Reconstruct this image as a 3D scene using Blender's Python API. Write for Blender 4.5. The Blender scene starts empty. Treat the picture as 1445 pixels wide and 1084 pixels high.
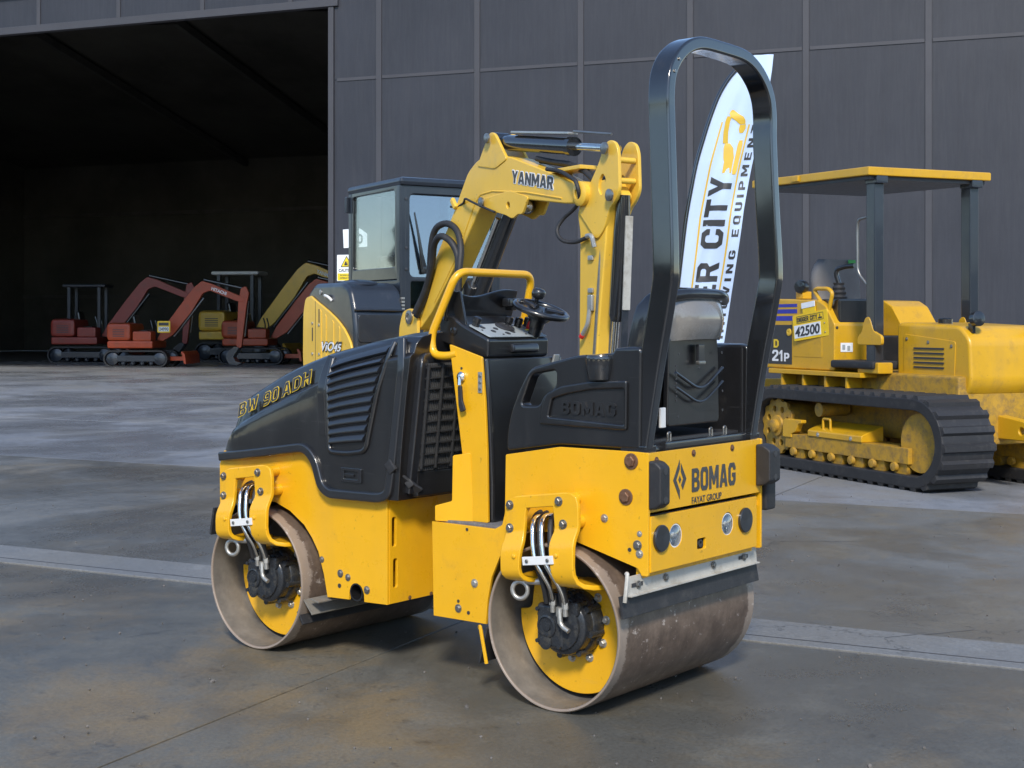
import bpy, bmesh, math, random
from mathutils import Vector, Matrix

random.seed(7)
S = bpy.context.scene
COL = S.collection
PI = math.pi
R = math.radians

# ------------------------------------------------------------------ camera
cam_d = bpy.data.cameras.new('camera')
cam = bpy.data.objects.new('camera', cam_d)
COL.objects.link(cam)
cam.location = (0, 0, 1.346)
cam.rotation_euler = (R(90), 0, 0)
cam_d.sensor_width = 36
cam_d.lens = 36 * 1954.15 / 1445
cam_d.shift_y = -(542 - 456.98) / 1445
cam_d.clip_end = 2000
S.camera = cam

# ------------------------------------------------------------------ light
SUN_EL, SUN_AZ = R(40), R(268)          # azimuth of the sun seen from the origin, from +X counter-clockwise
world = bpy.data.worlds.new('World')
S.world = world
world.use_nodes = True
wn = world.node_tree
bg = wn.nodes['Background']
sky = wn.nodes.new('ShaderNodeTexSky')
sky.sky_type = 'NISHITA'
sky.sun_disc = False
sky.sun_elevation = SUN_EL
sky.sun_rotation = R(90) - SUN_AZ
sky.air_density = 1.0
sky.dust_density = .3
sky.ozone_density = 2.5
wn.links.new(sky.outputs[0], bg.inputs[0])
bg.inputs[1].default_value = 0.15
sd = bpy.data.lights.new('sun', 'SUN')
sun = bpy.data.objects.new('sun', sd)
COL.objects.link(sun)
sd.energy = 2.4
sd.angle = R(10)
sd.color = (1, .92, .80)
sdir = Vector((math.cos(SUN_EL) * math.cos(SUN_AZ), math.cos(SUN_EL) * math.sin(SUN_AZ), math.sin(SUN_EL)))
sun.rotation_euler = sdir.to_track_quat('Z', 'Y').to_euler()
S.view_settings.view_transform = 'Standard'
S.view_settings.look = 'None'
S.view_settings.gamma = 1
S.view_settings.exposure = 0.78
S.view_settings.use_curve_mapping = False
S.cycles.use_denoising = True
S.cycles.max_bounces = 8

# ------------------------------------------------------------------ materials
MATS = {}


def nodes_of(m):
    m.use_nodes = True
    return m.node_tree, m.node_tree.nodes, m.node_tree.links


def ramp(nt, src, stops):
    n = nt.nodes.new('ShaderNodeValToRGB')
    e = n.color_ramp.elements
    while len(e) < len(stops):
        e.new(.5)
    for k, (p, c) in enumerate(stops):
        e[k].position = p
        e[k].color = c if len(c) == 4 else (*c, 1)
    nt.links.new(src, n.inputs[0])
    return n.outputs[0]


def noise(nt, scale, detail=4, rough=.55, coord='Object', stretch=None, dist=0, off=0):
    if coord == 'World':
        tc = nt.nodes.new('ShaderNodeNewGeometry').outputs['Position']
    else:
        tc = nt.nodes.new('ShaderNodeTexCoord').outputs[coord]
    mp = nt.nodes.new('ShaderNodeMapping')
    if stretch:
        mp.inputs['Scale'].default_value = stretch
    mp.inputs['Location'].default_value = (off, off * .7, off * .3)
    nt.links.new(tc, mp.inputs[0])
    n = nt.nodes.new('ShaderNodeTexNoise')
    n.inputs['Scale'].default_value = scale
    n.inputs['Detail'].default_value = detail
    n.inputs['Roughness'].default_value = rough
    n.inputs['Distortion'].default_value = dist
    nt.links.new(mp.outputs[0], n.inputs['Vector'])
    return n.outputs[0]


def mix(nt, fac, a, b, mode='MIX'):
    n = nt.nodes.new('ShaderNodeMix')
    n.data_type = 'RGBA'
    n.blend_type = mode
    for sock, v in ((n.inputs[0], fac), (n.inputs[6], a), (n.inputs[7], b)):
        if hasattr(v, 'is_linked'):
            nt.links.new(v, sock)
        elif isinstance(v, (int, float)):
            sock.default_value = v
        else:
            sock.default_value = v if len(v) == 4 else (*v, 1)
    return n.outputs[2]


def mth(nt, op, a, b=None, c=None):
    n = nt.nodes.new('ShaderNodeMath')
    n.operation = op
    for k, v in enumerate((a, b, c)):
        if v is None:
            continue
        if hasattr(v, 'is_linked'):
            nt.links.new(v, n.inputs[k])
        else:
            n.inputs[k].default_value = v
    return n.outputs[0]


def surf(name, col, rough=.4, metal=0, coat=0, dirt=0, dirtcol=(.2, .15, .1), scale=9, bump=0, bscale=200,
         var=.12, rvar=.12, spec=.5, coord='Object', bstretch=None, chips=0):
    """procedural paint / plastic / metal with gentle colour and gloss variation, dirt blotches and fine relief"""
    m = bpy.data.materials.new(name)
    nt, N, L = nodes_of(m)
    p = N['Principled BSDF']
    n1 = noise(nt, scale * .45, 5, .6, coord)
    lo = tuple(max(0, c * (1 - var)) for c in col)
    hi = tuple(min(1, c * (1 + var)) for c in col)
    c = ramp(nt, n1, [(.3, lo), (.7, hi)])
    if dirt:
        n2 = noise(nt, scale, 8, .72, coord, off=3.1)
        f = ramp(nt, n2, [(.62 - dirt * .25, (0, 0, 0)), (.80 - dirt * .1, (1, 1, 1))])
        f = mth(nt, 'MULTIPLY', f, min(1, .35 + dirt))
        c = mix(nt, f, c, dirtcol)
    if chips:
        # small chips, rubbed spots and long fine scratches
        n5 = noise(nt, 42, 3, .55, coord, off=13)
        c = mix(nt, mth(nt, 'MULTIPLY', ramp(nt, n5, [(.70, (0, 0, 0)), (.73, (1, 1, 1))]), chips), c, tuple(.32 * x + .01 for x in col))
        n6 = noise(nt, 2.2, 4, .6, coord, (3, 3, 46), .3, 23)
        c = mix(nt, mth(nt, 'MULTIPLY', ramp(nt, n6, [(.64, (0, 0, 0)), (.69, (1, 1, 1))]), chips * .45), c, tuple(min(1, .75 * x + .06) for x in col))
        n7 = noise(nt, 1.7, 8, .7, coord, (2.5, 2.5, .6), .4, 41)
        c = mix(nt, mth(nt, 'MULTIPLY', ramp(nt, n7, [(.50, (0, 0, 0)), (.75, (1, 1, 1))]), chips * .45), c, tuple(.62 * x + .05 for x in col))
    L.new(c, p.inputs['Base Color'])
    n3 = noise(nt, scale * 2.3, 6, .65, coord, off=7)
    L.new(mth(nt, 'MULTIPLY_ADD', n3, rvar * 2, rough - rvar), p.inputs['Roughness'])
    p.inputs['Metallic'].default_value = metal
    p.inputs['Specular IOR Level'].default_value = spec
    p.inputs['Coat Weight'].default_value = coat
    p.inputs['Coat Roughness'].default_value = .06 if coat < .3 else .09
    p.inputs['Coat IOR'].default_value = 1.5 if coat < .3 else 1.7
    if bump:
        n4 = noise(nt, bscale, 3, .6, coord, bstretch)
        b = N.new('ShaderNodeBump')
        b.inputs['Strength'].default_value = bump
        b.inputs['Distance'].default_value = .002
        L.new(n4, b.inputs['Height'])
        L.new(b.outputs[0], p.inputs['Normal'])
    MATS[name] = m
    return m


surf('roller_yellow', (.77, .405, .010), .30, chips=.45, coat=.25, dirt=.15, dirtcol=(.40, .21, .05), scale=7, var=.07, bump=.10, bscale=7)
surf('pale_yellow', (.74, .455, .048), .38, chips=.6, coat=.15, dirt=.16, dirtcol=(.38, .26, .10), scale=4, var=.07, bump=.05, bscale=60)
surf('dozer_grimy', (.44, .25, .02), .55, dirt=.7, dirtcol=(.13, .09, .05), scale=16, chips=.8)
surf('dozer_yellow', (.58, .32, .010), .36, chips=.8, coat=.12, dirt=.30, dirtcol=(.26, .16, .05), scale=6, var=.08)
surf('machine_orange', (.36, .052, .012), .42, dirt=.3, dirtcol=(.2, .07, .03), scale=4)
surf('machine_red', (.24, .03, .018), .42, dirt=.3, dirtcol=(.14, .05, .03), scale=4)
surf('black_plastic', (.009, .009, .010), .36, chips=.5, coat=.5, dirt=.14, dirtcol=(.045, .042, .04), scale=6, bump=.035, bscale=500, rvar=.08)
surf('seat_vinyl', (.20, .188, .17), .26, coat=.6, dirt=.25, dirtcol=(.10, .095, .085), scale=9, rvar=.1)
surf('dark_moulding', (.014, .015, .018), .36, coat=.5, dirt=.15, dirtcol=(.06, .055, .05), scale=6, bump=.04, bscale=500)
surf('black_gloss', (.012, .013, .015), .16, coat=.7, dirt=.08, dirtcol=(.06, .05, .04), scale=12, rvar=.06)
surf('black_rubber', (.02, .02, .022), .6, dirt=.35, dirtcol=(.07, .065, .06), scale=14, bump=.3, bscale=120)
surf('cab_paint', (.020, .025, .034), .32, coat=.28, dirt=.2, dirtcol=(.08, .08, .085), scale=5)
surf('galvanised', (.46, .45, .42), .42, metal=.75, dirt=.35, dirtcol=(.25, .22, .17), scale=18, var=.15)
surf('zinc_bar', (.50, .48, .43), .5, metal=.2, dirt=.55, dirtcol=(.27, .23, .17), scale=11, var=.12)
surf('chrome', (.75, .74, .70), .16, metal=1, dirt=.25, dirtcol=(.3, .26, .2), scale=30)
surf('bare_steel', (.30, .29, .27), .38, metal=.9, dirt=.4, dirtcol=(.16, .11, .07), scale=40)
surf('rusty_bolt', (.20, .11, .065), .55, metal=.5, dirt=.6, dirtcol=(.12, .05, .025), scale=80)
surf('panel_grey', (.30, .33, .34), .45, scale=20)
surf('lamp_white', (.80, .80, .78), .15, coat=.5, scale=40, var=.1)
surf('worn_steel', (.24, .225, .195), .5, metal=.3, dirt=.5, dirtcol=(.12, .10, .08), scale=14)
surf('grille_steel', (.035, .035, .036), .5, metal=.2, dirt=.3, dirtcol=(.08, .07, .06), scale=30)
surf('fin_alloy', (.085, .085, .085), .5, metal=.3, scale=30)
surf('steel_grey_column', (.27, .26, .21), .35, metal=.8, scale=20)
surf('white_vinyl', (.74, .76, .78), .45, scale=8, var=.04)
surf('white_paint', (.70, .70, .69), .4, dirt=.2, dirtcol=(.3, .28, .25), scale=10, var=.04)
surf('dark_ink', (.035, .035, .038), .45, scale=10)
surf('charcoal_ink', (.055, .055, .055), .45, scale=10)
surf('decal_yellow', (.72, .50, .03), .4, scale=10)
surf('decal_gold', (.62, .40, .035), .5, scale=10)
surf('decal_blue', (.03, .035, .33), .4, scale=10)
surf('sign_yellow', (.78, .58, .02), .4, scale=10, dirt=.1)
surf('plate_yellow', (.80, .52, .01), .4, scale=10, dirt=.08)
surf('red_cap', (.55, .02, .02), .35, scale=20)
surf('seat_grey', (.16, .155, .155), .8, scale=10, bump=.4, bscale=400)
surf('green_mark', (.05, .30, .06), .6, scale=20)
surf('grit_mat', (.13, .13, .14), .85, scale=60, dirt=.5, dirtcol=(.28, .27, .26), bump=1, bscale=300)
surf('shed_inside', (.075, .072, .062), .85, scale=.5, var=.4, dirt=.3, dirtcol=(.11, .105, .09))
surf('shed_steel', (.07, .068, .062), .7, scale=2, var=.3)
surf('shed_trim', (.042, .042, .050), .6, scale=1.2, var=.12, bump=.2, bscale=30)


def wall_material():
    m = bpy.data.materials.new('painted_ply')
    nt, N, L = nodes_of(m)
    p = N['Principled BSDF']
    a = noise(nt, .55, 6, .6, 'World')
    g = noise(nt, 3.2, 8, .7, 'World', (5, 5, .35), .6)
    h = noise(nt, 14, 6, .7, 'World', (1, 1, .5))
    c = ramp(nt, a, [(.25, (.018, .020, .028)), (.75, (.029, .031, .041))])
    c = mix(nt, mth(nt, 'MULTIPLY', ramp(nt, g, [(.42, (0, 0, 0)), (.70, (1, 1, 1))]), .22), c, (.060, .059, .065))
    # wash-down streaks and pale water marks
    s = noise(nt, 1.6, 6, .75, 'World', (3, 3, .18), 0, 11)
    c = mix(nt, mth(nt, 'MULTIPLY', ramp(nt, s, [(.52, (0, 0, 0)), (.72, (1, 1, 1))]), .3), c, (.016, .016, .021))
    L.new(c, p.inputs['Base Color'])
    L.new(mth(nt, 'MULTIPLY_ADD', h, .25, .42), p.inputs['Roughness'])
    p.inputs['Specular IOR Level'].default_value = .4
    b = N.new('ShaderNodeBump')
    b.inputs['Strength'].default_value = .35
    b.inputs['Distance'].default_value = .004
    w = noise(nt, 9, 8, .75, 'World', (4, 4, .5), .8)
    L.new(w, b.inputs['Height'])
    L.new(b.outputs[0], p.inputs['Normal'])
    MATS['painted_ply'] = m


def concrete_material(name, base, dark, brown, wet):
    """worn yard concrete: damp darker patches with ragged borders, rusty-brown dust, sweep marks, grit, hairline cracks"""
    m = bpy.data.materials.new(name)
    nt, N, L = nodes_of(m)
    p = N['Principled BSDF']
    big = noise(nt, .34, 9, .68, 'World', (1, .9, 1), .25)
    mid = noise(nt, .9, 10, .72, 'World', (1, .85, 1), .2, 4)
    damp = noise(nt, .5, 12, .66, 'World', (1, .85, 1), .25, 17)
    swp = noise(nt, 3.5, 9, .72, 'World', (.8, .8, 1), .2, 9)
    blot = noise(nt, 9, 10, .75, 'World', off=31)
    fine = noise(nt, 70, 8, .8, 'World')
    spk = noise(nt, 230, 3, .6, 'World', off=2)
    c = ramp(nt, big, [(.30, tuple(.62 * x for x in base)), (.66, base)])
    fb = ramp(nt, mid, [(.47, (0, 0, 0)), (.56, (.7, .7, .7)), (.66, (1, 1, 1))])
    c = mix(nt, mth(nt, 'MULTIPLY', fb, .78), c, brown)
    fd = ramp(nt, damp, [(.44, (0, 0, 0)), (.53, (.7, .7, .7)), (.62, (1, 1, 1))])
    c = mix(nt, mth(nt, 'MULTIPLY', fd, .72), c, dark)
    c = mix(nt, mth(nt, 'MULTIPLY', ramp(nt, swp, [(.54, (0, 0, 0)), (.66, (1, 1, 1))]), .25), c, tuple(1.25 * x for x in base))
    c = mix(nt, mth(nt, 'MULTIPLY', ramp(nt, blot, [(.58, (0, 0, 0)), (.66, (1, 1, 1))]), .5), c, tuple(.55 * x for x in dark))
    c = mix(nt, .8, c, ramp(nt, fine, [(.28, (.26, .26, .26)), (.72, (.80, .80, .80))]), 'OVERLAY')
    c = mix(nt, mth(nt, 'MULTIPLY', ramp(nt, spk, [(.66, (0, 0, 0)), (.72, (1, 1, 1))]), .45), c, (.34, .33, .31))
    vt = N.new('ShaderNodeTexVoronoi')
    vt.feature = 'DISTANCE_TO_EDGE'
    vt.inputs['Scale'].default_value = .42
    gp = N.new('ShaderNodeNewGeometry')
    wob = noise(nt, 2.5, 6, .7, 'World')
    va = N.new('ShaderNodeVectorMath')
    va.operation = 'ADD'
    L.new(gp.outputs['Position'], va.inputs[0])
    L.new(wob, va.inputs[1])
    L.new(va.outputs[0], vt.inputs['Vector'])
    crk = ramp(nt, vt.outputs['Distance'], [(0, (1, 1, 1)), (.0035, (0, 0, 0))])
    cm = noise(nt, .8, 2, .5, 'World', off=21)
    crk = mth(nt, 'MULTIPLY', crk, ramp(nt, cm, [(.5, (0, 0, 0)), (.6, (.8, .8, .8))]))
    c = mix(nt, crk, c, (.02, .02, .02))
    L.new(c, p.inputs['Base Color'])
    ro = mth(nt, 'MULTIPLY_ADD', fd, -.30, wet + .32)
    L.new(mth(nt, 'MULTIPLY_ADD', fine, .22, mth(nt, 'SUBTRACT', ro, .10)), p.inputs['Roughness'])
    p.inputs['Specular IOR Level'].default_value = .55
    b = N.new('ShaderNodeBump')
    b.inputs['Strength'].default_value = .55
    b.inputs['Distance'].default_value = .004
    hh = mth(nt, 'SUBTRACT', mth(nt, 'ADD', mth(nt, 'MULTIPLY', fine, .8), mth(nt, 'MULTIPLY', mid, 1.2)), crk)
    L.new(hh, b.inputs['Height'])
    L.new(b.outputs[0], p.inputs['Normal'])
    MATS[name] = m


def drum_material(name, half, inside=False):
    m = bpy.data.materials.new(name)
    nt, N, L = nodes_of(m)
    p = N['Principled BSDF']
    tc = N.new('ShaderNodeTexCoord')
    sp = N.new('ShaderNodeSeparateXYZ')
    L.new(tc.outputs['Object'], sp.inputs[0])
    big = noise(nt, 7, 10, .74)
    c = ramp(nt, big, [(.32, (.070, .047, .034)), (.5, (.125, .089, .065)), (.68, (.205, .150, .112))])
    st = noise(nt, 3, 5, .6, 'Object', (1, 22, 1), .2)
    c = mix(nt, mth(nt, 'MULTIPLY', ramp(nt, st, [(.5, (0, 0, 0)), (.7, (1, 1, 1))]), .45), c, (.085, .060, .044))
    # bare worn rim with a ragged border
    rag = noise(nt, 13, 12, .78, 'Object', (1, .8, 1), .5)
    edge = mth(nt, 'ADD', mth(nt, 'ABSOLUTE', sp.outputs[1]), mth(nt, 'MULTIPLY', mth(nt, 'SUBTRACT', rag, .5), .13))
    ew = ramp(nt, edge, [(half - .052, (0, 0, 0)), (half - .046, (1, 1, 1))])
    c = mix(nt, mth(nt, 'MULTIPLY', ew, .62), c, (.36, .295, .24))
    fl = noise(nt, 30, 6, .75, 'Object', (1, .7, 1), 0, 5)
    f2 = ramp(nt, fl, [(.61, (0, 0, 0)), (.66, (1, 1, 1))])
    c = mix(nt, mth(nt, 'MULTIPLY', f2, .7), c, (.48, .42, .37))
    if inside:
        c = mix(nt, ramp(nt, noise(nt, 7, 6, .7), [(.4, (0, 0, 0)), (.7, (.7, .7, .7))]), (.13, .120, .108), (.27, .245, .215))
    L.new(c, p.inputs['Base Color'])
    p.inputs['Metallic'].default_value = .05
    L.new(mth(nt, 'MULTIPLY_ADD', rag, .3, .30), p.inputs['Roughness'])
    b = N.new('ShaderNodeBump')
    b.inputs['Strength'].default_value = .25
    b.inputs['Distance'].default_value = .002
    L.new(noise(nt, 60, 6, .7), b.inputs['Height'])
    L.new(b.outputs[0], p.inputs['Normal'])
    MATS[name] = m


def glass_material(name, tint, refl):
    m = bpy.data.materials.new(name)
    nt, N, L = nodes_of(m)
    N.remove(N['Principled BSDF'])
    out = N['Material Output']
    t = N.new('ShaderNodeBsdfTransparent')
    t.inputs[0].default_value = (*tint, 1)
    g = N.new('ShaderNodeBsdfGlossy')
    g.inputs['Roughness'].default_value = .03
    fr = N.new('ShaderNodeFresnel')
    fr.inputs[0].default_value = 1.5
    mx = N.new('ShaderNodeMixShader')
    L.new(mth(nt, 'MAXIMUM', mth(nt, 'MULTIPLY_ADD', fr.outputs[0], .55, refl), .01), mx.inputs[0])
    L.new(t.outputs[0], mx.inputs[1])
    L.new(g.outputs[0], mx.inputs[2])
    L.new(mx.outputs[0], out.inputs[0])
    MATS[name] = m


def flag_material():
    m = bpy.data.materials.new('flag_cloth')
    nt, N, L = nodes_of(m)
    p = N['Principled BSDF']
    out = N['Material Output']
    p.inputs['Base Color'].default_value = (.64, .77, .96, 1)
    p.inputs['Roughness'].default_value = .75
    tr = N.new('ShaderNodeBsdfTranslucent')
    tr.inputs[0].default_value = (.64, .77, .96, 1)
    mx = N.new('ShaderNodeMixShader')
    mx.inputs[0].default_value = .3
    L.new(p.outputs[0], mx.inputs[1])
    L.new(tr.outputs[0], mx.inputs[2])
    L.new(mx.outputs[0], out.inputs[0])
    MATS['flag_cloth'] = m


wall_material()
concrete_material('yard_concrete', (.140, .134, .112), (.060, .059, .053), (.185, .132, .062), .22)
concrete_material('mid_concrete', (.165, .165, .155), (.085, .086, .082), (.165, .135, .085), .22)  # middle step between the near tone and the sunlit tone
concrete_material('sunlit_concrete', (.235, .25, .275), (.155, .165, .18), (.20, .195, .18), .20)  # bluish sunlit look of the yard by the shed, put into the colour
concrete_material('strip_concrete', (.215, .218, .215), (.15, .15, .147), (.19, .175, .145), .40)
surf('joint_filler', (.075, .072, .066), .8, scale=3, coord='Object')
drum_material('drum_steel', .452)
drum_material('drum_inner', .452, True)
glass_material('cab_glass', (.93, .96, .96), -.02)
glass_material('windscreen_glass', (.45, .52, .56), .30)
glass_material('lens_glass', (.85, .88, .9), .25)
flag_material()


def sheet_material():
    m = bpy.data.materials.new('added_skylight_sheet')  # for the unseen roof opening added to light the interior
    nt, N, L = nodes_of(m)
    N.remove(N['Principled BSDF'])
    t = N.new('ShaderNodeBsdfTranslucent')
    t.inputs[0].default_value = (.88, .88, .82, 1)
    L.new(t.outputs[0], N['Material Output'].inputs[0])
    MATS['added_skylight_sheet'] = m


sheet_material()

# ------------------------------------------------------------------ mesh helpers
V = Vector


def rnd(pts, r=.02, closed=True, n=5):
    """round the corners of a polyline (2-D or 3-D); a point may be (point, radius)"""
    P, RR = [], []
    for q in pts:
        if len(q) == 2 and hasattr(q[0], '__len__'):
            P.append(V(q[0])); RR.append(q[1])
        else:
            P.append(V(q)); RR.append(r)
    out, m = [], len(P)
    for i, p in enumerate(P):
        if (not closed and i in (0, m - 1)) or RR[i] <= 0:
            out.append(p.copy()); continue
        a, b = P[(i - 1) % m], P[(i + 1) % m]
        da, db = a - p, b - p
        d = min(RR[i], .48 * da.length, .48 * db.length)
        s, e = p + da.normalized() * d, p + db.normalized() * d
        for k in range(n + 1):
            t = k / n
            out.append(s * (1 - t) ** 2 + p * 2 * t * (1 - t) + e * t * t)
    return out


def circ(cx, cy, r, n=28, a0=0, a1=2 * PI):
    full = abs(a1 - a0 - 2 * PI) < 1e-6
    k = n if full else n + 1
    return [V((cx + r * math.cos(a0 + (a1 - a0) * i / n), cy + r * math.sin(a0 + (a1 - a0) * i / n))) for i in range(k)]


def rect(x0, y0, x1, y1, r=0):
    p = [(x0, y0), (x1, y0), (x1, y1), (x0, y1)]
    return rnd(p, r) if r else [V(q) for q in p]


def _g(outline, *holes, r=.06):
    return [rnd(outline, r, True, 3)] + [rnd(q, r * .7, True, 3) for q in holes]


GLYPH = {
    'B': _g([(0, 0), (0, 1), (.7, 1), (.95, .86), (.95, .62), (.82, .52), (1, .40), (1, .14), (.75, 0)], [(.3, .60), (.3, .82), (.58, .82), (.66, .77), (.66, .65), (.58, .60)], [(.3, .18), (.3, .42), (.62, .42), (.70, .36), (.70, .24), (.62, .18)]),
    'O': _g([(.2, 0), (0, .18), (0, .82), (.2, 1), (.8, 1), (1, .82), (1, .18), (.8, 0)], [(.37, .19), (.30, .27), (.30, .73), (.37, .81), (.63, .81), (.70, .73), (.70, .27), (.63, .19)]),
    'D': _g([(0, 0), (0, 1), (.68, 1), (1, .76), (1, .24), (.68, 0)], [(.3, .2), (.3, .8), (.58, .8), (.7, .68), (.7, .32), (.58, .2)]),
    'A': _g([(0, 0), (.33, 1), (.67, 1), (1, 0), (.72, 0), (.66, .19), (.34, .19), (.28, 0)], [(.39, .37), (.61, .37), (.5, .76)], r=.02),
    'G': _g([(1, .68), (1, .8), (.8, 1), (.2, 1), (0, .8), (0, .2), (.2, 0), (.8, 0), (1, .2), (1, .55), (.52, .55), (.52, .37), (.70, .37), (.70, .25), (.62, .19), (.38, .19), (.30, .27), (.30, .73), (.38, .81), (.62, .81), (.70, .73), (.70, .68)], r=.03),
    'Y': _g([(0, 1), (.30, 1), (.5, .62), (.70, 1), (1, 1), (.65, .40), (.65, 0), (.35, 0), (.35, .40)], r=.015),
    'N': _g([(0, 0), (0, 1), (.28, 1), (.72, .42), (.72, 1), (1, 1), (1, 0), (.72, 0), (.28, .58), (.28, 0)], r=.015),
    'M': _g([(0, 0), (0, 1), (.26, 1), (.5, .48), (.74, 1), (1, 1), (1, 0), (.77, 0), (.77, .58), (.58, .18), (.42, .18), (.23, .58), (.23, 0)], r=.015),
    'W': _g([(0, 1), (.20, 1), (.29, .38), (.41, .86), (.59, .86), (.71, .38), (.80, 1), (1, 1), (.83, 0), (.61, 0), (.5, .46), (.39, 0), (.17, 0)], r=.015),
    'R': _g([(0, 0), (0, 1), (.75, 1), (.97, .86), (.97, .54), (.78, .42), (1, 0), (.68, 0), (.50, .36), (.30, .36), (.30, 0)], [(.30, .55), (.30, .81), (.60, .81), (.68, .75), (.68, .61), (.60, .55)], r=.03),
    'P': _g([(0, 0), (0, 1), (.75, 1), (1, .83), (1, .50), (.75, .34), (.30, .34), (.30, 0)], [(.30, .53), (.30, .81), (.60, .81), (.70, .74), (.70, .60), (.60, .53)], r=.03),
    'E': _g([(0, 0), (0, 1), (1, 1), (1, .81), (.32, .81), (.32, .60), (.9, .60), (.9, .41), (.32, .41), (.32, .19), (1, .19), (1, 0)], r=.01),
    'I': _g([(0, 0), (0, 1), (1, 1), (1, 0)], r=.01),
    'T': _g([(0, 1), (1, 1), (1, .8), (.65, .8), (.65, 0), (.35, 0), (.35, .8), (0, .8)], r=.01),
    'C': _g([(1, .64), (1, .8), (.8, 1), (.2, 1), (0, .8), (0, .2), (.2, 0), (.8, 0), (1, .2), (1, .36), (.70, .36), (.70, .25), (.62, .19), (.38, .19), (.30, .27), (.30, .73), (.38, .81), (.62, .81), (.70, .73), (.70, .64)], r=.03),
    'U': _g([(0, 1), (.3, 1), (.3, .27), (.38, .19), (.62, .19), (.70, .27), (.70, 1), (1, 1), (1, .2), (.8, 0), (.2, 0), (0, .2)], r=.03),
    'H': _g([(0, 0), (0, 1), (.3, 1), (.3, .6), (.7, .6), (.7, 1), (1, 1), (1, 0), (.7, 0), (.7, .41), (.3, .41), (.3, 0)], r=.01),
    '9': _g([(.15, 0), (.75, 0), (1, .2), (1, .8), (.8, 1), (.2, 1), (0, .82), (0, .55), (.2, .38), (.70, .38), (.70, .25), (.62, .18), (.15, .18)], [(.38, .56), (.30, .63), (.30, .75), (.38, .82), (.62, .82), (.70, .75), (.70, .56)], r=.03),
    '2': _g([(0, 0), (0, .2), (.66, .62), (.70, .70), (.70, .76), (.62, .82), (.38, .82), (.30, .74), (.30, .66), (0, .66), (0, .8), (.2, 1), (.8, 1), (1, .8), (1, .62), (.9, .5), (.42, .19), (1, .19), (1, 0)], r=.03),
    '1': _g([(.45, 0), (.45, .70), (.05, .58), (.05, .78), (.55, 1), (.85, 1), (.85, 0)], r=.01),
}
GLYPH['0'] = GLYPH['O']
GLYPH['V'] = _g([(0, 1), (.30, 1), (.5, .32), (.70, 1), (1, 1), (.66, 0), (.34, 0)], r=.015)
GLYPH['Q'] = _g([(.2, 0), (0, .18), (0, .82), (.2, 1), (.8, 1), (1, .82), (1, .18), (.94, .10), (1.04, -.06), (.80, -.10), (.72, 0)], [(.37, .19), (.30, .27), (.30, .73), (.37, .81), (.63, .81), (.70, .73), (.70, .27), (.63, .19)], r=.03)
GW = {'I': .32, 'M': 1.28, 'W': 1.35, 'T': .92, 'Y': 1.02, 'A': 1.08, '0': .92, '1': .62, 'E': .85, 'N': 1.02}


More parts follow.
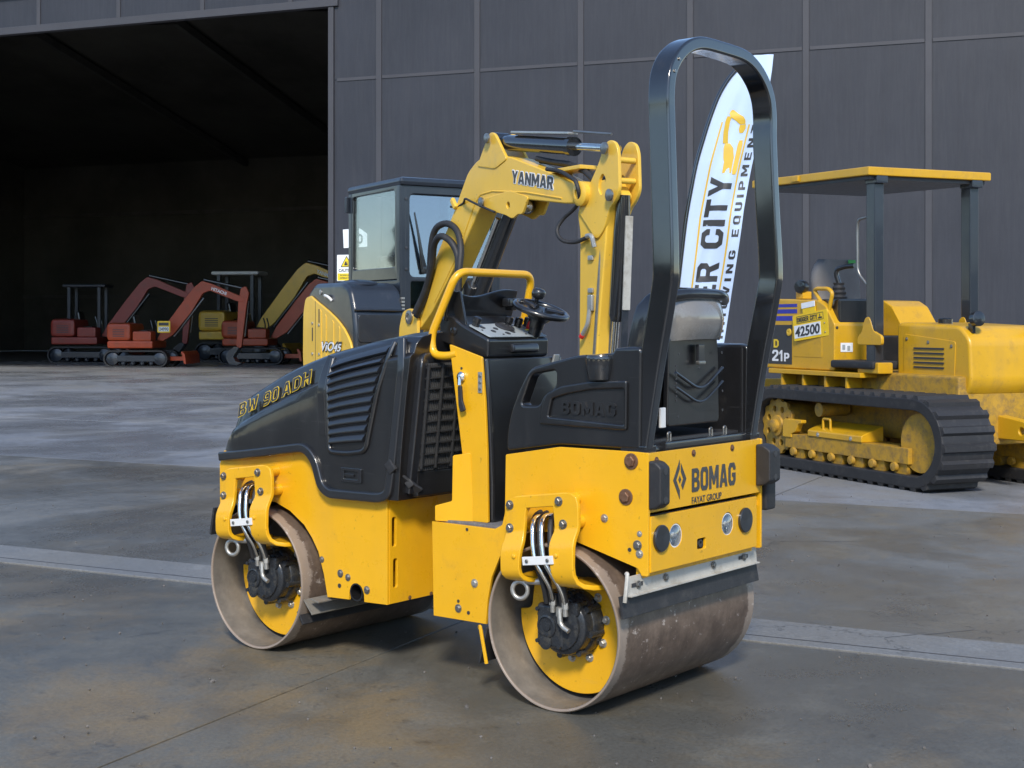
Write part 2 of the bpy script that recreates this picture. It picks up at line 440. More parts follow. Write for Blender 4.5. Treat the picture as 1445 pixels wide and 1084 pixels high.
class MB:
    def __init__(s):
        s.bm = bmesh.new()

    def mesh(s, vs, fs):
        b = [s.bm.verts.new(v) for v in vs]
        for f in fs:
            try:
                s.bm.faces.new([b[i] for i in f])
            except ValueError:
                pass
        return s

    def box(s, c, size, rot=None, bev=0, seg=2):
        t = bmesh.new()
        bmesh.ops.create_cube(t, size=1)
        bmesh.ops.scale(t, vec=size, verts=t.verts)
        if bev:
            bmesh.ops.bevel(t, geom=t.edges[:], offset=bev, segments=seg, affect='EDGES', profile=.5)
        if rot is not None:
            M = rot if isinstance(rot, Matrix) else Matrix.Rotation(rot[2], 3, 'Z') @ Matrix.Rotation(rot[1], 3, 'Y') @ Matrix.Rotation(rot[0], 3, 'X')
            bmesh.ops.transform(t, matrix=M.to_4x4(), verts=t.verts)
        bmesh.ops.translate(t, vec=c, verts=t.verts)
        s.merge(t)
        return s

    def bb(s, x0, x1, y0, y1, z0, z1, bev=0):
        return s.box(((x0 + x1) / 2, (y0 + y1) / 2, (z0 + z1) / 2), (abs(x1 - x0), abs(y1 - y0), abs(z1 - z0)), None, bev)

    def merge(s, t):
        m = bpy.data.meshes.new('t')
        t.to_mesh(m); t.free()
        s.bm.from_mesh(m)
        bpy.data.meshes.remove(m)

    def sweep(s, pts, sec, up, cap=True, closed=False, scale=None):
        """sweep a 2-D section (a along 'up', b along up x tangent) along a 3-D polyline"""
        pts = [V(p) for p in pts]
        rings, m = [], len(pts)
        for i, p in enumerate(pts):
            a = pts[i - 1] if (i > 0 or closed) else p
            b = pts[(i + 1) % m] if (i < m - 1 or closed) else p
            t = (b - a).normalized()
            u = V(up)
            u = (u - t * u.dot(t))
            u = u.normalized() if u.length > 1e-5 else t.orthogonal().normalized()
            w = t.cross(u)
            k = scale[i] if scale else 1
            rings.append([p + u * (q[0] * k) + w * (q[1] * k) for q in sec])
        return s.rings(rings, cap, closed)

    def rings(s, rings, cap=True, closed=False):
        n = len(rings[0])
        vr = [[s.bm.verts.new(v) for v in r] for r in rings]
        m = len(vr)
        for i in range(m if closed else m - 1):
            for k in range(n):
                s.bm.faces.new((vr[i][k], vr[i][(k + 1) % n], vr[(i + 1) % m][(k + 1) % n], vr[(i + 1) % m][k]))
        if cap and not closed:
            s.bm.faces.new(vr[0][::-1]); s.bm.faces.new(vr[-1])
        return s

    def tube(s, pts, r, n=10, cap=True, closed=False):
        pts = [V(p) for p in pts]
        m = len(pts)
        t0 = (pts[1] - pts[0]).normalized()
        u = t0.orthogonal().normalized()
        rings = []
        for i, p in enumerate(pts):
            a = pts[i - 1] if (i > 0 or closed) else p
            b = pts[(i + 1) % m] if (i < m - 1 or closed) else p
            t = (b - a).normalized()
            u = (u - t * u.dot(t)).normalized()
            w = t.cross(u)
            rr = r[i] if isinstance(r, (list, tuple)) else r
            rings.append([p + (u * math.cos(2 * PI * k / n) + w * math.sin(2 * PI * k / n)) * rr for k in range(n)])
        return s.rings(rings, cap, closed)

    def cyl(s, p0, p1, r0, r1=None, n=20):
        return s.tube([p0, p1], [r0, r0 if r1 is None else r1], n)

    def lathe(s, prof, o, axis, n=48, closed=False):
        """revolve [(radius, distance along axis)] about axis through o"""
        o, a = V(o), V(axis).normalized()
        u = a.orthogonal().normalized(); w = a.cross(u)
        rings = [[o + a * h + (u * math.cos(2 * PI * k / n) + w * math.sin(2 * PI * k / n)) * max(r, 1e-4) for k in range(n)] for r, h in prof]
        return s.rings(rings, not closed, closed)

    def plate(s, outline, th, o, ex, ey, holes=(), bev=0, seg=2):
        """flat plate with holes: outline in (ex, ey), its face at the plane, thickness going to -ez"""
        cu = bpy.data.curves.new('t', 'CURVE')
        cu.dimensions = '2D'; cu.fill_mode = 'BOTH'
        cu.extrude = max(th / 2 - bev, 1e-5)
        cu.bevel_depth = bev; cu.bevel_resolution = seg; cu.offset = -bev
        for poly in [outline, *holes]:
            sp = cu.splines.new('POLY')
            sp.points.add(len(poly) - 1)
            for k, q in enumerate(poly):
                sp.points[k].co = (q[0], q[1], 0, 1)
            sp.use_cyclic_u = True
        s._curve(cu, o, ex, ey, -th / 2)
        return s

    def _curve(s, cu, o, ex, ey, dz, fit=None):
        ob = bpy.data.objects.new('t', cu)
        me = bpy.data.meshes.new_from_object(ob)
        ex, ey, o = V(ex), V(ey), V(o)
        ez = ex.normalized().cross(ey.normalized())
        if fit:
            xs = [v.co.x for v in me.vertices]; ys = [v.co.y for v in me.vertices]
            x0, x1, y0, y1 = min(xs), max(xs), min(ys), max(ys)
            sx = fit[0] / (x1 - x0); sy = fit[1] / (y1 - y0) if fit[1] else sx
        for v in me.vertices:
            x, y = v.co.x, v.co.y
            if fit:
                x, y = (x - x0) * sx, (y - y0) * sy
            v.co = o + ex * x + ey * y + ez * (v.co.z + dz)
        s.bm.from_mesh(me)
        bpy.data.meshes.remove(me); bpy.data.objects.remove(ob); bpy.data.curves.remove(cu)

    def text(s, body, o, ex, ey, w, h, off=0, th=.002, shear=0, space=1, lift=0):
        cu = bpy.data.curves.new('t', 'FONT')
        cu.body = body; cu.size = 1; cu.offset = off; cu.extrude = th / 2; cu.shear = shear
        cu.space_character = space
        cu.resolution_u = 4
        s._curve(cu, o, ex, ey, lift, (w, h))
        return s

    def block(s, body, o, ex, ey, w, h, th=.002, grow=0, lift=0, space=.15):
        """heavy block letters laid out to fit w x h"""
        ex, ey, o = V(ex), V(ey), V(o)
        adv = []
        for ch in body:
            adv.append(.42 if ch == ' ' else GW.get(ch, 1.0))
        tot = sum(adv) + space * (len(body) - 1)
        u = w / tot
        x = 0
        for ch, a in zip(body, adv):
            if ch != ' ':
                cu = bpy.data.curves.new('t', 'CURVE')
                cu.dimensions = '2D'; cu.fill_mode = 'BOTH'; cu.extrude = th / 2; cu.offset = grow
                for poly in GLYPH[ch]:
                    sp = cu.splines.new('POLY')
                    sp.points.add(len(poly) - 1)
                    for k, q in enumerate(poly):
                        sp.points[k].co = (q[0] * a, q[1] * 1.3, 0, 1)
                    sp.use_cyclic_u = True
                ez = ex.normalized().cross(ey.normalized())
                ob = bpy.data.objects.new('t', cu)
                me = bpy.data.meshes.new_from_object(ob)
                for v in me.vertices:
                    v.co = o + ex * ((v.co.x + x) * u) + ey * (v.co.y / 1.3 * h) + ez * (v.co.z + lift)
                s.bm.from_mesh(me)
                bpy.data.meshes.remove(me); bpy.data.objects.remove(ob); bpy.data.curves.remove(cu)
            x += a + space
        return s

    def ball(s, c, r, scale=(1, 1, 1), n=16):
        t = bmesh.new()
        bmesh.ops.create_uvsphere(t, u_segments=n, v_segments=max(6, n // 2), radius=r)
        bmesh.ops.scale(t, vec=scale, verts=t.verts)
        bmesh.ops.translate(t, vec=c, verts=t.verts)
        s.merge(t)
        return s

    def build(s, name, mat, parent=None, bevel=0, seg=2, smooth=38, solid=0, sub=0, offset=-1, wn=True):
        bmesh.ops.remove_doubles(s.bm, verts=s.bm.verts, dist=1e-6)
        bmesh.ops.recalc_face_normals(s.bm, faces=s.bm.faces)
        me = bpy.data.meshes.new(name)
        s.bm.to_mesh(me); s.bm.free()
        for p in me.polygons:
            p.use_smooth = True
        me.set_sharp_from_angle(angle=R(smooth))
        me.materials.append(MATS[mat])
        o = bpy.data.objects.new(name, me)
        COL.objects.link(o)
        if parent:
            o.parent = parent
        if solid:
            q = o.modifiers.new('solid', 'SOLIDIFY'); q.thickness = solid; q.offset = offset
        if sub:
            q = o.modifiers.new('sub', 'SUBSURF'); q.levels = q.render_levels = sub
        if bevel:
            q = o.modifiers.new('bevel', 'BEVEL'); q.width = bevel; q.segments = seg
            q.limit_method = 'ANGLE'; q.angle_limit = R(35)
        if wn and len(me.polygons) < 6000:
            q = o.modifiers.new('normals', 'WEIGHTED_NORMAL'); q.weight = 100; q.keep_sharp = True
        return o


def tag(o, label=None, cat=None, group=None, kind=None):
    for k, v in (('label', label), ('category', cat), ('group', group), ('kind', kind)):
        if v:
            o[k] = v
    return o


def thing(name, label, cat, loc=(0, 0, 0), rz=0, group=None):
    o = bpy.data.objects.new(name, None)
    COL.objects.link(o)
    o.location = loc
    o.rotation_euler = (0, 0, rz)
    o.empty_display_size = .2
    return tag(o, label, cat, group)


def twin(o, parent=None, loc=(0, 0, 0), rot=None):
    c = o.copy()
    COL.objects.link(c)
    c.parent = parent if parent else o.parent
    c.location = loc
    if rot:
        c.rotation_euler = rot
    return c


def bolt(name, p, ax, r, parent, mat='bare_steel', washer=True, h=None):
    """hex head on a round washer"""
    p, ax = V(p), V(ax).normalized()
    m = MB()
    h = h or r * .55
    if washer:
        m.lathe([(r * 1.45, 0), (r * 1.45, r * .2), (r * 1.35, r * .25)], p, ax, 18)
    m.tube([p + ax * r * .2, p + ax * (r * .2 + h * .8), p + ax * (r * .2 + h)], [r, r, r * .8], 6)
    return m.build(name, mat, parent, smooth=30)

# ------------------------------------------------------------------ ground
g = MB().mesh([(-400, -200, -.012), (400, -200, -.012), (400, 600, -.012), (-400, 600, -.012)], [(0, 1, 2, 3)]).build('ground', 'joint_filler')
tag(g, kind='structure', label='dark stained concrete yard in front of the shed')
GT = V((.895, -.446, 0)).normalized()        # direction along the yard's long joints
GN = V((-GT.y, GT.x, 0))                      # across them, away from the camera
SL, SW, GAP = 5.0, 4.24, .010
GROT = math.atan2(GT.y, GT.x)
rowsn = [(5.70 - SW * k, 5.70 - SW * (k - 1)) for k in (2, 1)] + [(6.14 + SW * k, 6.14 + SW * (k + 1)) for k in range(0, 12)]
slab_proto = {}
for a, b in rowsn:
    mat = 'yard_concrete' if b < 6 else 'mid_concrete' if a < 7 else 'sunlit_concrete'  # concrete tone steps by row, with sunlight painted into the far rows
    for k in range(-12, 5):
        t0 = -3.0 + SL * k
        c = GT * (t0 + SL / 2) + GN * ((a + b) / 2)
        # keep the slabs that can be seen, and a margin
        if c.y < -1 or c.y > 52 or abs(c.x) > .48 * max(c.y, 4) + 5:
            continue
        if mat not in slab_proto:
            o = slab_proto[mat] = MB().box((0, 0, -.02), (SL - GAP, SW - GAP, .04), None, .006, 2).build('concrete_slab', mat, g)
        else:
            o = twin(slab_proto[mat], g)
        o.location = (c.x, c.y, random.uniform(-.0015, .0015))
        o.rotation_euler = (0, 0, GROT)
# outer yard beyond the jointed slabs
m = MB().box(GT * -3 + GN * 5.92 + V((0, 0, -.0145)), (60, .44 - .012, .04), Matrix.Rotation(GROT, 3, 'Z'), .004, 2)
o = m.build('drain_strip', 'strip_concrete', g)
m = MB()
m.box(GT * -3 + GN * 5.80 + V((0, 0, .0035)), (60, .010, .006), Matrix.Rotation(GROT, 3, 'Z'))
m.build('strip_seam', 'dark_ink', g)

# ------------------------------------------------------------------ shed
WD = V((math.cos(R(-20)), math.sin(R(-20)), 0))       # along the wall, to the right
shed = thing('industrial_shed', 'large dark shed clad in painted sheets with a tall open doorway', 'shed', (-3.8764, 30.0, 0), R(-20))
# local frame: x along the wall to the right, y into the building, z up; the doorway's right jamb is at x = 0
edges = [0.03, 1.10] + [1.10 + 2.255 * k for k in range(1, 8)]
H1, H2, LZ = 6.62, 9.1, 8.21
for k in range(len(edges) - 1):
    x0, x1 = edges[k], edges[k + 1]
    for z0, z1 in ((.02, H1), (H1, H2)):
        m = MB().bb(x0 + .004, x1 - .004, 0, .03, z0 + .004, z1 - .004)
        m.build('wall_panel', 'painted_ply', shed, bevel=.004)
    MB().bb(x1 - .062, x1 + .062, -.028, -.001, .02, H2).build('cover_batten', 'shed_trim', shed, bevel=.006)
    MB().bb(x0 + .07, x1 - .07, -.016, -.001, H1 - .035, H1 + .035).build('joint_flashing', 'shed_trim', shed, bevel=.004)
x = -1.04
tops = [0.0, -1.04] + [-1.04 - 2.235 * k for k in range(1, 9)]
for k in range(len(tops) - 1):
    x1, x0 = tops[k], tops[k + 1]
    MB().bb(x0 + .004, x1 - .004, 0, .03, LZ + .18, H2).build('wall_panel', 'painted_ply', shed, bevel=.004)
    MB().bb(x0 - .05, x0 + .05, -.026, -.001, LZ + .18, H2).build('cover_batten', 'shed_trim', shed, bevel=.006)
MB().bb(tops[-1], .14, -.075, .10, LZ, LZ + .172).build('lintel', 'shed_trim', shed, bevel=.01)
MB().bb(-.10, .028, -.05, .25, 0, LZ).build('door_jamb', 'shed_trim', shed, bevel=.01)
XL = tops[-1]
MB().bb(XL - .2, XL, -.05, .25, 0, H2).build('door_jamb', 'shed_trim', shed, bevel=.01)
MB().bb(XL - 14, XL - .2, 0, .03, 0, H2).build('wall_panel', 'painted_ply', shed, bevel=.004)
# the inside: long walls, back wall, roof and its frames
XI0, XI1, YI = XL - 14, 16.8, 30
HR = 12.3
MB().bb(XI0, XI1, YI, YI + .2, 0, H2).build('inner_wall', 'shed_inside', shed)
for xx in (XI0 + .1, XI1 + .1):
    m = MB()
    m.plate([(.05, 0), (YI, 0), (YI, H2), (YI / 2, HR), (.05, H2)], .2, (xx, 0, 0), V((0, 1, 0)), V((0, 0, 1)))
    m.build('inner_wall', 'shed_inside', shed)
def roof_strip(ya, yb, name, mat, th=.1):
    zf = lambda y: H2 + (HR - H2) * (1 - abs(y - YI / 2) / (YI / 2)) + .02
    m = MB().rings([[V((XI0 - .3, ya, zf(ya))), V((XI0 - .3, yb, zf(yb))), V((XI0 - .3, yb, zf(yb) + th)), V((XI0 - .3, ya, zf(ya) + th))],
                    [V((XI1 + .3, ya, zf(ya))), V((XI1 + .3, yb, zf(yb))), V((XI1 + .3, yb, zf(yb) + th)), V((XI1 + .3, ya, zf(ya) + th))]])
    m.build(name, mat, shed)
lights = [(1.5, 2.6)]  # roof opening added out of view to brighten the shed's inside
yy = -.1
for a_, b_ in lights:
    roof_strip(yy, a_, 'roof_deck', 'shed_inside')
    roof_strip(a_, b_, 'added_skylight', 'added_skylight_sheet', .01)
    yy = b_
roof_strip(yy, YI / 2, 'roof_deck', 'shed_inside')
roof_strip(YI / 2, YI + .2, 'roof_deck', 'shed_inside')
for xx in (-20, -14, -8, -2, 4, 10):
    m = MB()
    m.sweep([(xx, .2, H2 - .25), (xx, YI / 2, HR - .25), (xx, YI - .1, H2 - .25)], rect(-.1, -.14, .1, .14), (1, 0, 0))
    m.build('roof_rafter', 'shed_steel', shed)
# horizontal rails on the back wall
for zz in (2.6, 6.6):
    MB().bb(XI0, XI1, YI - .1, YI - .002, zz, zz + .16).build('wall_rail', 'shed_steel', shed)
# signs on the wall, beside the doorway
sg = thing('warning_sign', 'white caution sign with yellow warning triangle screwed beside the doorway', 'sign', shed.matrix_world @ V((0, 0, 0)), 0)
sg.location = V((-3.8764, 30, 0)) + WD * .33 + V((-WD.y, WD.x, 0)) * -.004 + V((0, 0, 2.27))
sg.rotation_euler = (0, 0, R(-20))
MB().plate(rect(-.23, 0, .23, .565, .012), .004, (0, -.004, 0), (1, 0, 0), (0, 0, 1)).build('sign_board', 'white_vinyl', sg)
MB().plate(rect(-.215, .012, .215, .165, .006), .002, (0, -.0065, 0), (1, 0, 0), (0, 0, 1)).build('yellow_band', 'sign_yellow', sg)
MB().plate(rnd([(-.145, .30), (.145, .30), (0, .545)], .02), .002, (0, -.0065, 0), (1, 0, 0), (0, 0, 1)).build('triangle_border', 'dark_ink', sg)
MB().plate(rnd([(-.118, .315), (.118, .315), (0, .515)], .015), .002, (0, -.0090, 0), (1, 0, 0), (0, 0, 1)).build('triangle', 'sign_yellow', sg)
m = MB()
m.plate(rect(-.05, .335, .02, .38), .002, (0, -.0115, 0), (1, 0, 0), (0, 0, 1))
m.plate(rect(-.035, .38, .005, .42), .002, (0, -.0115, 0), (1, 0, 0), (0, 0, 1))
m.plate(rect(.03, .33, .04, .43), .002, (0, -.0115, 0), (1, 0, 0), (0, 0, 1))
m.plate(rect(.04, .33, .075, .34), .002, (0, -.0115, 0), (1, 0, 0), (0, 0, 1))
m.build('truck_symbol', 'dark_ink', sg)
MB().text('CAUTION', (-.19, -.0065, .195), (1, 0, 0), (0, 0, 1), .38, .065, .02, .002).build('lettering', 'dark_ink', sg)
MB().text('FORKLIFTS', (-.15, -.009, .105), (1, 0, 0), (0, 0, 1), .30, .036, .015, .002).build('lettering', 'charcoal_ink', sg)
MB().text('OPERATING', (-.16, -.009, .045), (1, 0, 0), (0, 0, 1), .32, .036, .015, .002).build('lettering', 'charcoal_ink', sg)
s2 = thing('paper_notice', 'white notice with a dark zero on the wall behind the excavator cab', 'notice')
s2.location = V((-3.8764, 30, 0)) + WD * .52 + V((-WD.y, WD.x, 0)) * -.006 + V((0, 0, 2.98))
s2.rotation_euler = (0, 0, R(-20))
MB().plate(rnd([(-.26, 0), (.30, .02), (.30, .30), (.12, .42), (-.28, .40)], .01), .003, (0, 0, 0), (1, 0, 0), (0, 0, 1)).build('sheet', 'white_vinyl', s2)
MB().text('0', (.06, -.002, .08), (1, 0, 0), (0, 0, 1), .14, .22, .03, .002).build('lettering', 'dark_ink', s2)

# ------------------------------------------------------------------ unseen trees behind the camera, added for the dark low reflections
m = MB()
for k in range(520):
    a = R(136 + 226 * random.random())  # arc drawn out leftward to darken the cab window's reflection
    rr = random.uniform(31, 36)
    zz = random.uniform(.4, 1) ** .8 * (5.2 + 1.6 * math.sin(a * 9) + 1.0 * math.sin(a * 23 + 1))
    t = bmesh.new()
    bmesh.ops.create_icosphere(t, subdivisions=2, radius=random.uniform(.6, 1.3))
    for v in t.verts:
        v.co *= random.uniform(.72, 1.2)
    bmesh.ops.translate(t, vec=(rr * math.cos(a), rr * math.sin(a) + 2, max(.5, zz - .6)), verts=t.verts)
    m.merge(t)
surf('far_foliage', (.035, .055, .022), .8, scale=2, var=.5)
tl = m.build('tree_line', 'far_foliage', None, smooth=10)
tag(tl, 'row of dark green trees behind the camera, seen only in reflections', 'trees', None, 'stuff')

# loose grit swept about the yard
m = MB()
for k in range(420):
    y = random.uniform(3.6, 11)
    x = random.uniform(-.42, .42) * y
    t = bmesh.new()
    bmesh.ops.create_icosphere(t, subdivisions=1, radius=random.uniform(.002, .0055) * (2.2 if random.random() < .06 else 1))
    for v in t.verts:
        v.co *= random.uniform(.7, 1.25)
    bmesh.ops.translate(t, vec=(x, y, .003), verts=t.verts)
    m.merge(t)
surf('grit', (.12, .11, .10), .85, scale=40, var=.6)
gr = m.build('loose_grit', 'grit', None, smooth=10)
tag(gr, 'loose grit scattered over the concrete yard', 'grit', None, 'stuff')

# ------------------------------------------------------------------ the road roller
ROLL = thing('tandem_roller', 'yellow and black tandem roller with two steel drums and a tall roll bar', 'roller',
             (.4217, 5.1559, 0), PI - .685)
YO = .043                                   # the front half stands a little to the left of the rear half
LX, LZv = V((-1, 0, 0)), V((0, 0, 1))       # plate axes on the left side (outward +y)
BX = V((0, -1, 0))                          # plate axis on the rear (outward -x)


def lplate(mb, poly, y, th, holes=(), bev=0):
    """plate on the left side; poly in (x, z)"""
    return mb.plate([(-q[0], q[1]) for q in poly], th, (0, y, 0), LX, LZv, [[(-q[0], q[1]) for q in h] for h in holes], bev)


def rplate(mb, poly, x, th, holes=(), bev=0):
    """plate facing the rear; poly in (y, z)"""
    return mb.plate([(-q[0], q[1]) for q in poly], th, (x, 0, 0), BX, LZv, [[(-q[0], q[1]) for q in h] for h in holes], bev)


def circ2(a, b, r, n=24):
    return [tuple(p) for p in circ(a, b, r, n)]


def drum_set(xc, yo):
    H = .452
    dm = MB()
    dm.lathe([(.277, -H + .004), (.281, -H), (.286, -H), (.29, -H + .005), (.29, H - .005), (.286, H), (.281, H), (.277, H - .004)],
             (0, 0, 0), (0, 1, 0), 96, closed=True)
    d = dm.build('drum', 'drum_steel', ROLL, smooth=50)
    d.location = (xc, yo, .29)
    li = MB()
    li.lathe([(.2768, H - .006), (.2766, .18), (.05, .17), (.05, -.17), (.2766, -.18), (.2768, -H + .006)], (0, 0, 0), (0, 1, 0), 72)
    bmesh.ops.delete(li.bm, geom=[f for f in li.bm.faces if len(f.verts) > 4], context='FACES_ONLY')
    li.build('drum_web', 'drum_inner', d, smooth=50)
    # yellow carrier plate inside the drum, with its notch towards the front
    arc = [tuple(p) for p in circ(0, 0, .257, 48, PI * 1.0, PI * 2.0)]          # lower half, rear (-x) to front (+x)
    poly = arc + rnd([(.257, .012), (.205, .02), (.198, .09), (.185, .15), (-.19, .16), (-.235, .105)], .025, False)
    c = MB()
    lplate(c, [(p[0], p[1]) for p in poly], .30, .016, (), .003)
    cp = c.build('carrier_plate', 'roller_yellow', d)
    c = MB()
    lplate(c, [(p[0], p[1]) for p in poly], -.284, .016, (), .003)
    c.build('carrier_plate', 'roller_yellow', d)
    for k in range(7):
        a = R(-100 + k * 36)
        bolt('flange_bolt', (-.135 * math.cos(a) * .95 - .0, .30, .135 * math.sin(a)), (0, 1, 0), .011, d, 'galvanised', True, .012)
    # hydraulic motor: cast body of stepped discs, a port block and covers
    mo = MB()
    mo.lathe([(.118, .0), (.120, .035), (.112, .05), (.108, .052), (.106, .085), (.100, .094), (.086, .099), (.084, .108), (.070, .112), (.03, .113)], (0, .30, 0), (0, 1, 0), 40)
    for k in range(8):
        a = 2 * PI * k / 8 + .2
        mo.cyl((.112 * math.cos(a), .305, .112 * math.sin(a)), (.112 * math.cos(a), .375, .112 * math.sin(a)), .014, .012, 10)
    mo.box((.035, .372, -.005), (.12, .09, .155), None, .016, 3)
    mo.box((.02, .36, .085), (.10, .10, .06), None, .012, 2)
    mo.box((-.055, .375, .065), (.055, .07, .05), None, .01, 2)
    mot = mo.build('drive_motor', 'black_gloss_cast', d)
    mo = MB()
    mo.lathe([(.040, 0), (.040, .007), (.033, .009), (.031, .004), (.018, .003), (.016, .008), (.002, .009)], (.045, .416, -.005), (0, 1, 0), 28)
    mo.lathe([(.026, 0), (.026, .006), (.018, .008), (.002, .007)], (.05, .416, -.062), (0, 1, 0), 20)
    for q in ((-.006, .052), (.085, .052), (.085, -.06), (-.01, -.07)):
        mo.cyl((q[0], .414, q[1]), (q[0], .425, q[1]), .0085, .0075, 8)
    mo.build('motor_cap', 'black_gloss_cast', d)
    # lifting ring below the fork's front leg
    e = MB()
    ring = [V((.13 + .032 * math.cos(a) * .85, .462 + .03 * math.cos(a) * .3, .118 + .030 * math.sin(a))) for a in [2 * PI * k / 24 for k in range(24)]]
    e.tube(ring, .0085, 10, closed=True)
    e.cyl((.12, .455, .148), (.05, .42, .152), .012, .014, 10)
    e.build('lifting_ring', 'galvanised', d)
    return d


surf('black_gloss_cast', (.022, .025, .03), .26, dirt=.4, dirtcol=(.10, .09, .07), scale=24, bump=.5, bscale=90)


def fork(xc, yo):
    """bolted bracket that reaches outside the drum rim and carries the axle inside it"""
    rows = [  # y, z, front edge, hole front, hole rear, rear edge
        (.478, .758, .120, .07, -.01, -.082), (.478, .752, .150, .075, -.02, -.112), (.478, .738, .170, .08, -.028, -.132),
        (.478, .712, .178, .083, -.032, -.140), (.478, .690, .178, .088, -.036, -.142), (.478, .640, .176, .092, -.040, -.142),
        (.481, .624, .175, .092, -.040, -.141), (.489, .606, .174, .088, -.036, -.138), (.498, .588, .176, .086, -.034, -.138),
        (.504, .570, .178, .088, -.035, -.139), (.506, .545, .179, .092, -.038, -.140), (.506, .505, .178, .094, -.042, -.139),
        (.502, .482, .176, .092, -.046, -.140), (.490, .463, .172, .088, -.052, -.146), (.470, .452, .168, .082, -.056, -.158),
        (.44, .447, .165, .074, -.058, -.176), (.40, .446, .168, .066, -.058, -.198), (.31, .446, .180, .05, -.05, -.225)]
    m = MB()
    vs = []
    for r in rows:
        for k in (2, 3, 4, 5):
            tilt = -.135 * (r[k] - .01)
            if r[1] < .50:
                tilt *= max(.0, (r[1] - .446) / .054)
            vs.append((r[k], r[0], r[1] + tilt))
    fs = []
    for i in range(len(rows) - 1):
        for k in range(3):
            if k == 1 and i >= 3:
                continue
            a = i * 4 + k
            fs.append((a, a + 1, a + 5, a + 4))
    m.mesh(vs, fs)
    f = m.build('axle_fork', 'roller_yellow', ROLL, solid=.018, bevel=.004, smooth=50, offset=0)
    f.location = (xc, yo, 0)
    for (x, z) in ((.156, .708), (-.060, .738), (.156, .627), (-.079, .661)):
        b = bolt('bolt', (x, .487, z), (0, 1, 0), .0115, f, 'bare_steel', True, .011)
        q = MB().cyl((x, .385, z), (x, .469, z), .023, .023, 20)
        q.build('spacer', 'roller_yellow', f, bevel=.003)
    for (x, z) in ((.115, .535), (-.07, .557)):
        MB().lathe([(.008, 0), (.008, .005), (.004, .008)], (x, .514, z), (0, 1, 0), 12).build('rivet', 'roller_yellow', f)
    # chromed hydraulic pipes through the opening, black hoses behind, clamp plate in front
    p1 = rnd([(.035, .36, .665), (.085, .43, .668), (.066, .472, .648), (.050, .492, .58), (.036, .497, .525), (.008, .487, .478), (-.004, .455, .425), (.012, .425, .375)], .03, False)
    p2 = rnd([(-.005, .36, .672), (.045, .43, .676), (.026, .472, .655), (.010, .492, .585), (-.002, .497, .53), (-.03, .487, .483), (-.05, .455, .425), (-.045, .43, .37)], .03, False)
    for p in (p1, p2):
        MB().tube(p, .0088, 10).build('pipe', 'chrome', f)
    for k, (a, b) in enumerate(((.062, .005), (.015, -.04), (.09, .03), (-.02, -.055))):
        h = rnd([(a, .33, .68), (a + .01, .42, .675), (a - .02, .465, .61), (a - .03, .468, .52), (b, .455, .44), (b + .01, .425, .37)], .06, False)
        MB().tube(h, .0105, 10).build('hose', 'black_rubber', f)
    for (x, z, y) in ((.012, .385, .427), (-.045, .378, .43), (-.02, .35, .43)):
        q = MB()
        q.tube([(x, y, z + .012), (x, y, z - .02)], .0125, 6)
        q.tube([(x, y, z - .02), (x, y - .002, z - .045)], .0095, 12)
        q.build('pipe_fitting', 'galvanised', f)
    q = MB().tube(rnd([(-.02, .432, .36), (-.03, .437, .30), (-.065, .437, .285)], .02, False), .009, 10)
    q.build('elbow_fitting', 'galvanised', f)
    m = MB()
    m.plate(rect(-.067, -.0145, .067, .0145, .002), .006, (.007, .521, .532), V((-1, 0, .137)).normalized(), V((.137, 0, 1)).normalized(), (), .001)
    m.build('clamp_plate', 'white_paint', f)
    for dx in (.045, -.045):
        bolt('clamp_bolt', (.007 + dx, .521, .532 - dx * .137), (0, 1, 0), .007, f, 'bare_steel', False)
    return f


drum_r = drum_set(0, 0)
drum_f = drum_set(1.514, YO)
fork_r = fork(0, 0)
fork_f = fork(1.514, YO)

# ---- front frame (yellow)
YF = .387 + YO
arch = [(1.148, .25), (1.170, .34), (1.202, .427), (1.24, .48), (1.286, .527), (1.372, .577), (1.46, .605), (1.56, .612), (1.66, .60), (1.76, .56)]
poly = [(1.82, .56), (1.822, .74), (1.794, .80), (1.25, .86), (1.15, .72), (1.1, .70), (.815, .70), (.815, .262)] + \
       rnd([(.940, .257), (.942, .29), (.958, .318), (.984, .325), (1.008, .318), (1.024, .29), (1.026, .256)], .01, False) + \
       [(1.125, .252)] + arch
m = MB()
lplate(m, poly, YF, .012, (), .0015)
ff = m.build('engine_frame', 'roller_yellow', ROLL)
m = MB()
lplate(m, poly, -YF + 2 * YO + .012, .012, (), .0015)
m.build('side_plate', 'roller_yellow', ff)
slots = [rnd([(y - .012, z0), (y + .012, z0), (y + .012, z1), (y - .012, z1)], .012) for y, z0, z1 in ((.394, .482, .598), (.387, .322, .436))]
m = MB()
rplate(m, [(YF - .013, .263), (YF - .013, .675), (-YF + 2 * YO + .013, .675), (-YF + 2 * YO + .013, .263)], .8125, .012, slots, .001)
m.build('end_plate', 'roller_yellow', ff)
m = MB()
rplate(m, [(YF - .03, .29), (YF - .03, .62), (-YF + 2 * YO + .03, .62), (-YF + 2 * YO + .03, .29)], .865, .01)
m.build('inner_plate', 'roller_yellow', ff)
MB().bb(.83, 1.80, -YF + 2 * YO + .02, YF - .02, .66, .69).build('deck_plate', 'roller_yellow', ff)
MB().bb(1.79, 1.815, -YF + 2 * YO + .013, YF - .013, .58, .79).build('nose_plate', 'roller_yellow', ff, bevel=.004)
m = MB()
m.lathe([(.036, -.5), (.036, .02), (.030, .02), (.030, -.5)], (.984, YF - .02, .290), (0, 1, 0), 28, closed=True)
m.build('axle_tube', 'black_plastic', ff)
for (x, z, r) in ((1.073, .354, .011), (1.03, .343, .010), (.924, .306, .011), (1.18, .398, .009)):
    bolt('bolt', (x, YF, z), (0, 1, 0), r, ff, 'bare_steel')
